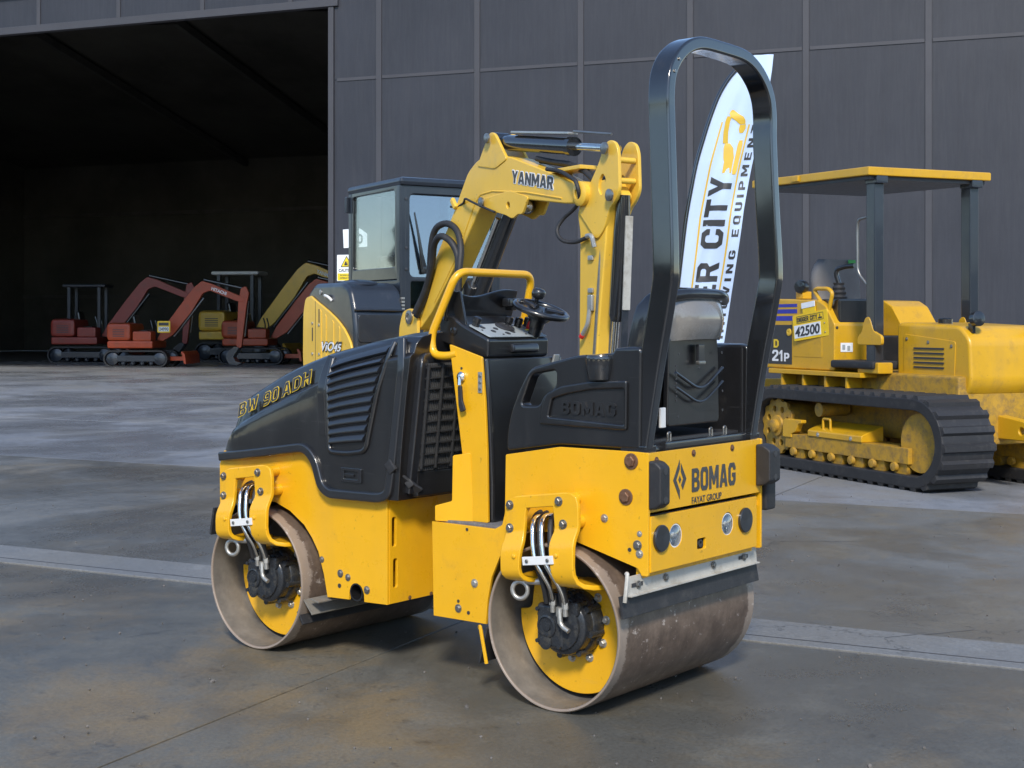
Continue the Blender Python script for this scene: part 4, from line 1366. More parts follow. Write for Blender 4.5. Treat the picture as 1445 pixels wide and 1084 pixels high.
# steering wheel
wc = V((.418, -.025, 1.400))
tilt = V((-.34, 0, .94)).normalized()
stw = MB()
u = V((0, 1, 0)); w = tilt.cross(u)
ring = [wc + (u * math.cos(a) + w * math.sin(a)) * .104 for a in [2 * PI * k / 40 for k in range(40)]]
stw.tube(ring, .0125, 12, closed=True)
sw = stw.build('steering_wheel', 'black_plastic', ROLL, smooth=60)
m = MB().lathe([(.028, -.075), (.03, -.05), (.05, -.03), (.085, -.010), (.098, -.004), (.060, .002), (.04, -.004), (.002, -.002)], wc, tilt, 32)
m.build('wheel_hub', 'black_plastic', sw, smooth=50)
for k in range(3):
    a = 2 * PI * k / 3 + .5
    d = u * math.cos(a) + w * math.sin(a)
    MB().tube([wc + d * .02, wc + d * .10], [.014, .011], 8).build('wheel_spoke', 'black_plastic', sw)
kp = wc + (u * math.cos(-2.2) + w * math.sin(-2.2)) * .090
MB().lathe([(.008, 0), (.009, .022), (.024, .028), (.028, .040), (.027, .056), (.018, .064), (.001, .066)], kp, tilt, 20).build('wheel_knob', 'black_plastic', sw, smooth=50)
MB().tube([V((.502, -.025, 1.18)), wc - tilt * .06], [.021, .021], 18).build('steering_column', 'steel_grey_column', ROLL)
MB().lathe([(.025, 0), (.025, .03), (.02, .035), (.02, .05)], wc - tilt * .105, tilt, 18).build('column_collar', 'black_plastic', ROLL)
MB().box((.42, -.12, 1.20), (.01, .045, .05), (0, R(-15), .2), .003).build('pedal_bracket', 'galvanised', ROLL)

# ------------------------------------------------------------------ the yellow excavator behind the roller
EX = thing('mini_excavator', 'pale yellow mini excavator with dark cab and raised boom behind the roller', 'excavator', (-.887, 11.0, 0), R(-59.3))
RX = V((1, 0, 0))            # plates on the machine's right side: outward -y, axes (x, z)


def splate(mb, poly, y, th, holes=(), bev=0):
    """plate facing the machine's right (-y); poly in (x, z)"""
    return mb.plate(poly, th, (0, y, 0), RX, LZv, holes, bev)


def fplate(mb, poly, x, th, holes=(), bev=0):
    """plate facing forward (+x); poly in (y, z)"""
    return mb.plate(poly, th, (x, 0, 0), V((0, 1, 0)), LZv, holes, bev)


def track(parent, xa, xb, r, y0, y1, zc, th=.07, cleats=44, mat='black_rubber', cl=.03, cw=.05):
    """closed crawler belt with a cleat part for every bar"""
    yc = (y0 + y1) / 2
    loop = []
    for k in range(17):
        a = PI / 2 + PI * k / 16
        loop.append(V((xa + (r - th / 2) * math.cos(a), yc, zc + (r - th / 2) * math.sin(a))))
    for k in range(17):
        a = -PI / 2 + PI * k / 16
        loop.append(V((xb + (r - th / 2) * math.cos(a), yc, zc + (r - th / 2) * math.sin(a))))
    w = (y1 - y0) / 2
    b = MB().sweep(loop, rect(-w, -th / 2, w, th / 2, .012), (0, 1, 0), closed=True).build('crawler_belt', mat, parent, smooth=40)
    L = xb - xa
    per = 2 * L + 2 * PI * r
    first = None
    for k in range(cleats):
        s = per * k / cleats
        if s < L:
            p, a = V((xa + s, yc, zc + r)), 0
        elif s < L + PI * r:
            q = (s - L) / r
            p, a = V((xb + r * math.sin(q), yc, zc + r * math.cos(q))), q
        elif s < 2 * L + PI * r:
            p, a = V((xb - (s - L - PI * r), yc, zc - r)), PI
        else:
            q = (s - 2 * L - PI * r) / r
            p, a = V((xa - r * math.sin(q), yc, zc - r * math.cos(q))), PI + q
        if first is None:
            m = MB()
            m.rings([[V((-cw / 2, -w * .99, -.01)), V((cw / 2, -w * .99, -.01)), V((cw * .28, -w * .97, cl)), V((-cw * .28, -w * .97, cl))],
                     [V((-cw / 2, w * .99, -.01)), V((cw / 2, w * .99, -.01)), V((cw * .28, w * .97, cl)), V((-cw * .28, w * .97, cl))]])
            o = m.build('cleat', mat, b)
            first = o
        else:
            o = twin(first, b)
        # keep the lowest cleats on the ground
        o.location = p
        o.rotation_euler = (0, a, 0)
    return b


for yc in (-.56, .98):
    track(EX, -1.05, .75, .27, yc - .19, yc + .19, .30, .06, 40)
    fr = MB().bb(-1.0, .70, yc - .14, yc + .14, .20, .42, .03).build('track_frame', 'cab_paint', EX)
    for xx in (-1.05, .75):
        MB().lathe([(.19, -.10), (.19, .10), (.12, .12), (.002, .12)], (xx, yc, .30), (0, -1, 0), 24).build('sprocket', 'cab_paint', fr)
MB().bb(-.75, .45, -.40, .82, .42, .62, .04).build('undercarriage', 'cab_paint', EX)
MB().lathe([(.44, 0), (.44, .12), (.40, .14)], (-.2, .21, .60), (0, 0, 1), 36).build('slew_ring', 'cab_paint', EX)
MB().bb(-1.05, .35, -.46, .92, .70, .80, .04).build('deck', 'cab_paint', EX)
# dozer blade in front
m = MB()
m.plate(rnd([(0, .06), (.05, .05), (.075, .2), (.05, .36), (.0, .38), (.03, .2)], .02), 1.9, (1.20, 1.16, 0), V((-1, 0, 0)), LZv, (), .006)
bl = m.build('blade', 'pale_yellow', EX)
for y in (-.2, .6):
    MB().box((.85, y, .26), (.7, .1, .12), None, .02).build('blade_arm', 'pale_yellow', bl)

# rear body and black hood on the machine's right
body_p = rnd([(-.845, .80), (-.87, 1.10), (-.86, 1.45), (-.80, 1.60), (-.66, 1.675), (-.10, 1.672), (.03, 1.62), (.10, 1.47), (.135, 1.30), (.14, .80)], .05)
m = MB()
splate(m, body_p, -.455, .44, (), .035)
hd = m.build('side_hood', 'cab_paint', EX, smooth=45)
# counterweight at the back
rings = []
for z in (.80, .95, 1.2, 1.40, 1.50):
    k = 1 - .12 * max(0, (z - 1.2) / .3) ** 2
    rings.append([V((-.80 - .25 * k * math.cos(a), .225 + .68 * math.sin(a), z)) for a in [-PI / 2 + PI * j / 16 for j in range(17)]] + [V((-.5, .9, z)), V((-.5, -.45, z))])
MB().rings(rings, True).build('counterweight', 'pale_yellow', EX, smooth=50, bevel=.01)
yp = rnd([(-.845, .79), (-.872, 1.10), (-.862, 1.44), (-.815, 1.56), (-.70, 1.575)], .04, False) + \
    [V(q) for q in ((-.58, 1.53), (-.45, 1.488), (-.319, 1.442), (-.20, 1.395), (-.109, 1.351), (-.03, 1.305), (.04, 1.25), (.09, 1.20), (.122, 1.14), (.135, 1.0), (.135, .79))]
m = MB()
splate(m, yp, -.474, .022, (), .008)
sp = m.build('side_panel', 'pale_yellow', EX, smooth=45)
for xx, w in ((-.50, .03), (-.39, .02), (-.25, .03), (-.12, .02)):
    m = MB()
    splate(m, rnd([(xx, 1.02), (xx + w, 1.02), (xx + w, 1.43 + xx * .35 * -1 - .16), (xx, 1.45 + xx * -.35 - .16)], .008), -.479, .006, (), .002)
    m.build('pressed_rib', 'pale_yellow', sp)
MB().bb(-.602, -.596, -.4755, -.4735, .80, 1.53).build('panel_seam', 'dark_ink', sp)
for xx, zz in ((-.52, 1.41), (-.66, 1.26)):
    MB().bb(xx - .008, xx + .008, -.477, -.4735, zz - .055, zz + .055).build('slot', 'dark_ink', sp)
for xx, zz in ((-.52, 1.335), (-.66, 1.35), (-.66, 1.10), (-.52, 1.10)):
    MB().lathe([(.013, 0), (.012, .006), (.001, .008)], (xx, -.474, zz), (0, -1, 0), 12).build('screw', 'galvanised', sp)
m = MB().text('ViO45', (-.45, -.4815, 1.122), RX, LZv, .40, .085, .05, .002, .3)
m.build('badge_backing', 'cab_paint', sp)
MB().text('ViO', (-.445, -.484, 1.128), RX, LZv, .245, .074, .012, .003, .3).build('badge', 'white_vinyl', sp)
MB().text('45', (-.205, -.484, 1.128), RX, LZv, .15, .060, .012, .003, .3).build('badge', 'white_vinyl', sp)
# hood details: lock, grab handle, lid seam, moulded panel
MB().lathe([(.022, 0), (.022, .006), (.014, .008), (.001, .008)], (-.53, -.456, 1.60), (0, -1, 0), 16).build('hood_lock', 'galvanised', hd)
MB().tube(rnd([(-.42, -.458, 1.555), (-.40, -.48, 1.575), (-.32, -.48, 1.56), (-.30, -.458, 1.53)], .03, False), .011, 8).build('hood_handle', 'white_paint', hd)
MB().tube(rnd([(.115, -.45, 1.452), (.125, -.30, 1.452), (.125, -.10, 1.448), (.11, -.02, 1.448)], .02, False), .010, 8).build('hood_grip', 'black_plastic', hd)
m = MB()
m.plate(rnd([(-.20, 1.20), (.16, 1.20), (.18, 1.42), (-.20, 1.42)], .04), .012, (.145, -.23, 0), V((0, 1, 0)), LZv, (), .005)
m.build('front_cover', 'cab_paint', hd)
MB().ball((-.25, -.26, 1.655), .20, (1.1, .85, .22), 24).build('hood_bulge', 'cab_paint', hd)
for k in range(6):
    MB().bb(.06, .09, -.03, -.005, 1.40 + k * .028, 1.415 + k * .028).build('vent', 'galvanised', hd)

# cab
ZT = 2.505
cab = MB().bb(-1.02, .03, -.012, .93, 2.445, 2.515, .028).build('cab_roof', 'cab_paint', EX)
def post(x, y, z0, z1, sx=.07, sy=.07):
    return MB().box((x, y, (z0 + z1) / 2), (sx, sy, z1 - z0), None, .015).build('cab_post', 'cab_paint', EX)
post(-.035, .035, .80, 2.46, .075, .075)
post(-.035, .885, .80, 2.46, .075, .075)
post(-.975, .035, .80, 2.46, .075, .075)
post(-.975, .885, .80, 2.46, .075, .075)
MB().bb(-.95, -.06, .01, .05, .80, 1.70, .01).build('cab_panel', 'cab_paint', EX)
MB().bb(-.95, -.06, .87, .91, .80, 1.45, .01).build('cab_panel', 'cab_paint', EX)
MB().bb(-1.0, -.96, .05, .87, .80, 1.72, .01).build('cab_panel', 'cab_paint', EX)
MB().bb(-.03, .0, .05, .87, .80, 1.38, .01).build('cab_panel', 'cab_paint', EX)
m = MB()
splate(m, rect(-.95, 1.70, -.055, 2.46, .01), .002, .035, [rect(-.915, 1.80, -.105, 2.42, .03)], .006)
w1 = m.build('window_frame', 'black_plastic', EX)
MB().bb(-.92, -.10, .013, .019, 1.795, 2.425).build('window_pane', 'cab_glass', w1)
m = MB()
fplate(m, rect(.04, 1.36, .88, 2.46, .01), .004, .03, [rect(.082, 1.72, .845, 2.385, .05), rect(.09, 1.40, .84, 1.685, .02)], .006)
w2 = m.build('windscreen_frame', 'cab_paint', EX)
MB().box((-.022, .4625, 2.05), (.006, .775, .68), (0, R(-3.2), 0)).build('windscreen', 'windscreen_glass', w2)
MB().bb(-.016, -.010, .085, .845, 1.395, 1.69).build('lower_pane', 'windscreen_glass', w2)
MB().bb(-.92, -.10, .885, .891, 1.47, 2.42).build('door_pane', 'cab_glass', cab)
MB().bb(-.985, -.979, .08, .85, 1.75, 2.42).build('back_pane', 'cab_glass', cab)
for zz in (2.34, 1.95, 1.78):
    MB().lathe([(.012, 0), (.012, .006), (.001, .008)], (.005, .05, zz), (1, 0, 0), 12).build('screw', 'dark_ink', w2)
m = MB()
m.sweep([(.02, .115, 2.235), (.025, .15, 2.05), (.025, .175, 1.90), (.02, .20, 1.79)], rect(-.006, -.010, .006, .010, .003), (1, 0, 0), scale=[.6, 1, 1.5, 2.4])
m.box((.022, .205, 1.775), (.03, .05, .06), None, .01)
m.build('wiper', 'black_plastic', w2)
MB().box((-1.0, -.02, 2.36), (.03, .03, .14), None, .01).build('window_hinge', 'cab_paint', cab)
# driver's seat inside
st = MB().box((-.62, .45, 1.28), (.45, .48, .14), None, .05, 3).build('driver_seat', 'seat_grey', EX)
MB().box((-.84, .45, 1.62), (.13, .46, .62), (0, R(-8), 0), .05, 3).build('seat_backrest', 'seat_grey', st)
MB().tube([(-.25, .30, .9), (-.23, .28, 1.45)], .02, 10).build('control_lever', 'black_plastic', EX)
MB().tube([(-.25, .62, .9), (-.23, .64, 1.45)], .02, 10).build('control_lever', 'black_plastic', EX)

# swing bracket and boom
m = MB()
splate(m, rnd([(.14, .82), (.62, .86), (.82, 1.25), (.80, 1.40), (.68, 1.46), (.54, 1.42), (.50, 1.28), (.14, 1.14)], .05), -.05, .20, (), .01)
sb = m.build('swing_bracket', 'pale_yellow', EX)
for y in (-.255, -.045):
    m = MB()
    splate(m, rnd([(.48, 1.02), (.80, 1.02), (.80, 1.40), (.70, 1.465), (.56, 1.44), (.50, 1.32)], .05), y, .025, (), .004)
    m.build('bracket_ear', 'pale_yellow', sb)
MB().lathe([(.052, 0), (.052, .012), (.03, .016), (.028, .008), (.001, .008)], (.68, -.255, 1.395), (0, -1, 0), 22).build('foot_pin', 'bare_steel', sb)
bp = rnd([(.60, 1.40), (.70, 1.46), (.84, 1.60), (1.30, 2.121), (1.517, 2.395), (1.640, 2.460), (1.80, 2.490), (2.10, 2.440), (2.581, 2.295), (2.80, 2.215), (2.985, 2.185), (3.02, 2.12), (2.985, 2.07), (2.77, 2.082),
          (2.309, 2.143), (1.95, 2.185), (1.78, 2.175), (1.66, 2.11), (1.30, 1.731), (.97, 1.425), (.78, 1.30), (.64, 1.30)], .05)
m = MB()
splate(m, bp, -.225, .155, (), .010)
boom = m.build('boom', 'pale_yellow', EX, smooth=45)
for y in (-.232, -.075):
    m = MB()
    splate(m, rnd([(1.66, 2.42), (1.80, 2.600), (1.845, 2.635), (1.90, 2.615), (1.955, 2.55), (2.06, 2.43), (1.9, 2.38)], .03), y, .022, (), .004)
    m.build('boom_lug', 'pale_yellow', boom)
    m = MB()
    splate(m, rnd([(1.70, 2.19), (1.78, 2.12), (2.05, 2.06), (2.13, 2.03), (2.20, 2.06), (2.25, 2.05), (2.33, 2.16), (2.10, 2.22)], .03), y, .020, [circ2(2.075, 2.125, .022), ], .004)
    m.build('boom_lug', 'pale_yellow', boom)
for xx, zz in ((1.842, 2.589), (1.765, 2.166)):
    MB().lathe([(.034, 0), (.034, .012), (.02, .018), (.001, .018)], (xx, -.254, zz), (0, -1, 0), 18).build('pin', 'bare_steel', boom)
MB().lathe([(.075, -.20), (.075, .02), (.06, .03), (.035, .032), (.033, .024), (.001, .024)], (2.965, -.240, 2.128), (0, -1, 0), 28).build('boom_end_pin', 'pale_yellow', boom)
lp = MB().lathe([(.050, -.09), (.052, .0), (.045, .012), (.001, .02)], (2.18, -.15, 2.112), (.75, -.6, -.1), 20).build('work_lamp', 'black_plastic', boom)
MB().lathe([(.044, 0), (.040, .012), (.001, .022)], V((2.18, -.15, 2.112)) + V((.75, -.6, -.1)).normalized() * .012, (.75, -.6, -.1), 20).build('lamp_lens', 'chrome', lp)
tx = V((1, 0, -.175)).normalized(); tz = V((.1, 0, 1)).normalized()
MB().block('YANMAR', (2.118, -.2265, 2.271), tx, tz, .510, .078, th=.002, grow=.10).build('lettering_border', 'white_vinyl', boom)
MB().block('YANMAR', (2.118, -.229, 2.271), tx, tz, .510, .078, th=.002).build('lettering', 'charcoal_ink', boom)
# rib line pressed along the boom's flank
MB().tube([V((q[0], -.2255, q[1])) for q in ((1.02, 1.50), (1.34, 1.80), (1.62, 2.17), (1.70, 2.225), (1.86, 2.235), (2.30, 2.19), (2.72, 2.12))], .006, 6).build('weld_line', 'pale_yellow', boom)
# boom-top cylinder with guard
cy = -.152
m = MB().tube([(1.90, cy, 2.560), (1.98, cy, 2.549), (2.74, cy, 2.442)], [.045, .054, .054], 20)
m.lathe([(.060, 0), (.060, .05), (.035, .052)], (2.70, cy, 2.448), (.99, 0, -.139), 20)
acyl = m.build('arm_cylinder', 'black_gloss', EX, smooth=50)
MB().cyl((2.74, cy, 2.442), (3.22, cy, 2.376), .024, None, 14).build('piston_rod', 'chrome', acyl)
MB().lathe([(.045, -.05), (.045, .05)], (1.845, cy, 2.588), (0, 1, 0), 18).build('cylinder_eye', 'black_gloss', acyl)
MB().box((2.40, cy - .01, 2.566), (.70, .075, .016), (0, R(7.2), 0), .004).build('cylinder_guard', 'galvanised', acyl)
MB().cyl((2.74, cy, 2.535), (3.15, cy, 2.47), .008, None, 8).build('guard_wire', 'bare_steel', acyl)
# lift cylinder under the boom
m = MB().tube([(1.98, cy, 2.09), (1.55, cy, 1.55), (1.20, cy, 1.12)], [.052, .056, .056], 18)
lift = m.build('lift_cylinder', 'black_gloss', EX, smooth=50)
MB().cyl((1.90, cy - .055, 2.05), (1.46, cy - .055, 1.50), .016, None, 10).build('side_pipe', 'chrome', lift)
MB().tube([(1.2, cy, 1.12), (.90, cy, .80)], .03, 12).build('piston_rod', 'chrome', lift)
MB().box((1.52, cy - .02, 1.56), (.16, .16, .10), (0, R(-50), 0), .02).build('valve_block', 'black_plastic', lift)
# arm (dipper)
ap = rnd([(2.875, 2.02), (2.905, 1.90), (2.895, 1.16), (2.87, .55), (2.90, .49), (2.98, .49), (3.03, .55), (3.098, 1.274), (3.175, 1.80), (3.19, 1.93), (3.24, 2.03), (3.30, 2.09), (3.20, 2.20), (3.04, 2.19)], .03)
m = MB()
splate(m, ap, -.215, .115, (), .010)
arm = m.build('arm', 'pale_yellow', EX, smooth=45)
lug = rnd([(2.90, 2.03), (3.04, 2.195), (3.12, 2.29), (3.18, 2.395), (3.235, 2.425), (3.30, 2.40), (3.325, 2.34), (3.335, 2.12), (3.29, 2.06), (3.235, 2.02), (3.18, 1.90), (3.10, 1.84)], .04)
for y in (-.228, -.085):
    m = MB()
    splate(m, lug, y, .022, [rnd([(3.12, 2.14), (3.15, 2.10), (3.185, 2.14), (3.20, 2.20), (3.165, 2.235), (3.13, 2.20)], .02)], .004)
    m.build('arm_lug', 'pale_yellow', arm)
for xx, zz in ((3.225, 2.372), (3.275, 2.095)):
    MB().lathe([(.036, 0), (.036, .012), (.02, .018), (.001, .018)], (xx, -.250, zz), (0, -1, 0), 18).build('pin', 'bare_steel', arm)
for zz in (2.18, 2.30):
    MB().cyl((3.295, -.22, zz), (3.295, -.09, zz), .018, None, 10).build('spacer', 'pale_yellow', arm)
# bucket cylinder along the arm and its bright guard
m = MB().tube([(3.275, cy, 2.10), (3.255, cy, 1.90), (3.205, cy, 1.40), (3.20, cy, 1.36)], [.04, .05, .05, .04], 16)
bcyl = m.build('bucket_cylinder', 'black_gloss', EX, smooth=50)
MB().cyl((3.20, cy, 1.38), (3.12, cy, .75), .022, None, 12).build('piston_rod', 'chrome', bcyl)
MB().box((3.300, cy + .01, 1.70), (.016, .050, .55), (0, R(3.4), 0), .004).build('cylinder_guard', 'zinc_bar', bcyl)
MB().box((3.26, cy + .01, 1.18), (.014, .045, .50), (0, R(3.4), 0), .004).build('cylinder_guard', 'cab_paint', bcyl)
for k in range(2):
    MB().tube(rnd([(3.125 + k * .02, -.20 + k * .09, 1.86), (3.11 + k * .02, -.215 + k * .09, 1.60), (3.06 + k * .02, -.215 + k * .09, 1.15), (3.0, -.215 + k * .09, .80)], .1, False), .011, 8).build('arm_pipe', 'bare_steel', arm)
# bucket and linkage below
rings = []
prof = rnd([(2.86, .42), (2.80, .22), (2.86, .05), (3.02, .03), (3.20, .10), (3.30, .30)], .08, False)
m = MB()
outl = prof + [V((3.28, .31))] + [V((p[0] + .012, p[1] + .02)) for p in reversed(prof[1:-1])] + [V((2.90, .42))]
m.plate([tuple(p) for p in outl], .46, (0, -.385, 0), RX, LZv, (), .003)
bk = m.build('bucket', 'cab_paint', EX)
for y in (-.385, .06):
    m = MB()
    splate(m, prof, y, .014, (), .002)
    m.build('bucket_cheek', 'cab_paint', bk)
for k in range(4):
    MB().box((3.33, -.34 + k * .128, .33), (.10, .04, .03), (0, R(-55), 0), .006).build('bucket_tooth', 'bare_steel', bk)
m = MB()
splate(m, rnd([(2.86, .42), (2.90, .55), (3.0, .58), (3.12, .72), (3.16, .70), (3.06, .50), (3.10, .34), (2.92, .36)], .03), -.20, .09, (), .006)
m.build('bucket_link', 'cab_paint', bk)
# hoses
def hose(pts, y, r=.020, name='hose', mat='black_rubber', par=None):
    p3 = [V((a, y + (.03 * math.sin(k * 1.3) if len(pts) > 4 else 0), b)) for k, (a, b) in enumerate(pts)]
    return MB().tube(rnd(p3, .09, False, 6), r, 10).build(name, mat, par or EX)
hose([(.80, 1.40), (.918, 1.563), (.985, 1.689), (1.074, 1.89), (1.14, 2.03), (1.269, 2.065), (1.385, 2.005), (1.478, 1.871), (1.50, 1.699), (1.49, 1.50)], -.262, .024, par=boom)
hose([(.82, 1.42), (.94, 1.588), (1.074, 1.778), (1.161, 1.912), (1.269, 1.975), (1.374, 1.926), (1.437, 1.824), (1.468, 1.685), (1.46, 1.50)], -.285, .024, par=boom)
hose([(2.60, 2.31), (2.719, 2.288), (2.839, 2.242), (2.961, 2.206), (3.0, 2.15), (2.972, 2.091), (2.878, 2.047), (2.776, 1.993), (2.744, 1.921), (2.80, 1.853), (2.894, 1.835), (3.017, 1.863), (3.06, 1.868)], -.262, .013, par=arm)
MB().tube(rnd([(3.05, -.262, 1.868), (3.10, -.262, 1.872), (3.115, -.25, 1.80)], .03, False), .015, 8).build('hose_elbow', 'galvanised', arm)
hose([(2.30, 2.40), (2.45, 2.375), (2.62, 2.34), (2.78, 2.30), (2.95, 2.25), (3.05, 2.20)], -.12, .018, par=boom)
hose([(2.32, 2.41), (2.5, 2.37), (2.7, 2.34), (2.9, 2.28), (3.08, 2.16)], -.16, .018, par=boom)
hose([(1.30, 2.17), (1.35, 2.165), (1.474, 2.187), (1.545, 2.212), (1.724, 2.155), (1.916, 2.09)], -.245, .008, 'lamp_cable', par=boom)
MB().box((1.335, -.235, 2.19), (.04, .03, .09), (0, R(-40), 0), .01).build('cable_clip', 'pale_yellow', boom)
MB().bb(2.60, 2.92, -.225, -.075, 2.285, 2.31, .004).build('hose_guide', 'pale_yellow', boom)
MB().box((3.04, -.225, 1.47), (.05, .03, .10), (0, 0, 0), .01).build('coupling', 'galvanised', arm)
MB().tube(rnd([(3.04, -.235, 1.43), (3.03, -.24, 1.34), (2.98, -.245, 1.28)], .03, False), .014, 8).build('coupling_pipe', 'galvanised', arm)
MB().cyl((2.98, -.245, 1.28), (2.965, -.245, 1.265), .017, None, 10).build('coupling_cap', 'red_cap', arm)
for zz in (1.74, 1.545):
    MB().box((3.035, -.222, zz), (.05, .02, .03), None, .006).build('pipe_clamp', 'galvanised', arm)

# ------------------------------------------------------------------ the crawler dozer at the right
DZ = thing('crawler_dozer', 'yellow crawler dozer with canopy and black tracks parked beside the wall', 'dozer', (2.46, 12.9, 0), R(-67.5))
for y0 in (0.0, 1.22):
    b = track(DZ, -.085, 1.95, .36, y0, y0 + .52, .385, .095, 46, 'black_rubber', .028, .085)
    f = MB().bb(.09, 1.85, y0 + .04, y0 + .30, .205, .335, .006).build('track_frame', 'dozer_grimy', DZ)
    hl = [circ2(-.085 + .165 * math.cos(a), .39 + .165 * math.sin(a), .030, 16) for a in [2 * PI * k / 8 + .35 for k in range(8)]]
    m = MB()
    teeth = []
    for k in range(52):
        a = 2 * PI * k / 52
        teeth.append((-.085 + (.262 if k % 4 < 2 else .240) * math.cos(a), .39 + (.262 if k % 4 < 2 else .240) * math.sin(a)))
    splate(m, teeth, y0 + .075, .035, hl, .003)
    spk = m.build('sprocket', 'dozer_grimy', DZ)
    MB().lathe([(.10, 0), (.095, .02), (.062, .026), (.060, .055), (.045, .065), (.001, .066)], (-.085, y0 + .075, .39), (0, -1, 0), 26).build('sprocket_hub', 'dozer_grimy', spk)
    MB().lathe([(.23, 0), (.23, .30)], (-.085, y0 + .12, .39), (0, 1, 0), 30).build('drive_casing', 'dozer_grimy', spk)
    MB().lathe([(.24, 0), (.24, .30), (.1, .32)], (1.95, y0 + .08, .385), (0, 1, 0), 30).build('idler_wheel', 'dozer_grimy', DZ)
    m = MB()
    splate(m, rnd([(.06, .30), (.06, .45), (.10, .47), (.36, .47), (.36, .44), (.31, .43), (.27, .36), (.20, .335), (.20, .30)], .01), y0 + .03, .06, (), .006)
    m.build('frame_bracket', 'dozer_yellow', f)
    m = MB()
    m.rings([[V((.46, y0 + .03, .335)), V((1.25, y0 + .03, .335)), V((1.25, y0 + .03, .385)), V((.46, y0 + .03, .385))],
             [V((.46, y0 + .05, .335)), V((1.25, y0 + .05, .335)), V((1.25, y0 + .05, .40)), V((.46, y0 + .05, .40))],
             [V((.46, y0 + .26, .335)), V((1.25, y0 + .26, .335)), V((1.25, y0 + .26, .47)), V((.46, y0 + .26, .47))]])
    cv = m.build('spring_cover', 'dozer_yellow', f, bevel=.006)
    for xx in (.62, 1.10):
        bolt('bolt', (xx, y0 + .03, .358), (0, -1, 0), .014, cv, 'galvanised')
    for k in range(6):
        xx = .28 + k * .29
        r_ = MB().lathe([(.085, 0), (.085, .05), (.06, .055), (.06, .18), (.085, .185), (.085, .24)], (xx, y0 + .06, .165), (0, 1, 0), 22).build('track_roller', 'dozer_grimy', f)
        MB().lathe([(.04, 0), (.036, .03), (.001, .035)], (xx - .05, y0 + .05, .175), (0, -1, 0), 14).build('roller_cap', 'dozer_grimy', r_)
    MB().lathe([(.062, 0), (.062, .02), (.04, .024), (.058, .03), (.058, .30)], (.562, y0 + .08, .575), (0, 1, 0), 22).build('carrier_roller', 'dozer_grimy', f)
    MB().tube(rnd([(.63, y0 + .08, .33), (.63, y0 + .08, .50), (.74, y0 + .08, .50), (.74, y0 + .08, .33)], .02, False), .012, 8).build('step_loop', 'dozer_yellow', f)
MB().bb(-.35, 2.0, .42, 1.32, .35, .92, .03).build('hull', 'dozer_grimy', DZ)
MB().bb(-.50, .95, .24, 1.50, .87, .915, .008).build('fender_deck', 'dozer_yellow', DZ)
for xx in (-.3, .05, .40, .72):
    MB().box((xx, .34, .80), (.03, .16, .14), None, .004).build('deck_gusset', 'dozer_yellow', DZ)
# side tank with the stripes
tp = rnd([(-.66, .918), (.485, .918), (.489, 1.343), (.355, 1.508), (.239, 1.562), (-.373, 1.585), (-.66, 1.59)], .02)
m = MB()
splate(m, tp, .30, .42, (), .012)
tk = m.build('side_tank', 'dozer_yellow', DZ, smooth=45)
m = MB()
splate(m, tp, 1.04, .42, (), .012)
m.build('side_tank', 'dozer_yellow', DZ, smooth=45)
m = MB()
splate(m, rect(-.62, .958, -.185, 1.335), .2975, .003)
m.build('black_decal', 'dark_ink', tk)
for z0, z1, xe in ((1.505, 1.535, -.10), (1.445, 1.485, -.10), (1.375, 1.42, -.17)):
    m = MB()
    splate(m, rect(-.62, z0, xe, z1), .2975, .003)
    m.build('blue_stripe', 'decal_blue', tk)
MB().block('D', (-.49, .2945, 1.115), RX, LZv, .085, .082).build('lettering', 'decal_yellow', tk)
MB().block('2', (-.515, .2945, .985), RX, LZv, .105, .108).build('lettering', 'white_vinyl', tk)
MB().block('1', (-.395, .2945, .985), RX, LZv, .062, .108).build('lettering', 'white_vinyl', tk)
MB().block('P', (-.31, .2945, .985), RX, LZv, .085, .082).build('lettering', 'white_vinyl', tk)
m = MB()
splate(m, rect(-.15, 1.035, .30, 1.30, .01), .297, .004, (), .001)
m.build('access_panel', 'dozer_yellow', tk)
m = MB().lathe([(.035, 0), (.034, .012), (.012, .014), (.010, .006), (.001, .006)], (-.225, .298, 1.265), (0, -1, 0), 18)
m.build('tank_knob', 'decal_gold', tk)
for z in (1.31, .97):
    bolt('bolt', (.487, .33, z), (1, 0, 0), .010, tk, 'black_rubber')
m = MB()
fplate(m, rect(.368, 1.090, .50, 1.172), .4915, .003)
stk = m.build('instruction_sticker', 'white_vinyl', tk)
for y, z in ((.40, 1.13), (.455, 1.12)):
    m = MB()
    fplate(m, rect(y - .015, z - .02, y + .015, z + .025), .4935, .0015)
    m.build('pictogram', 'panel_grey', stk)
# handrail and lamp on the tank
MB().tube(rnd([(.25, .335, 1.53), (.137, .33, 1.655), (.182, .325, 1.672), (.36, .325, 1.668), (.42, .33, 1.63), (.337, .325, 1.36)], .05, False, 6), .019, 12).build('handrail', 'dozer_yellow', DZ, smooth=60)
MB().bb(-.33, -.21, .44, .54, 1.585, 1.655, .006).build('lamp_bracket', 'dozer_yellow', DZ)
l2 = MB().lathe([(.03, 0), (.065, .02), (.068, .07), (.06, .09), (.001, .095)], (-.27, .50, 1.70), (.4, -.9, 0), 20).build('work_lamp', 'black_plastic', DZ)
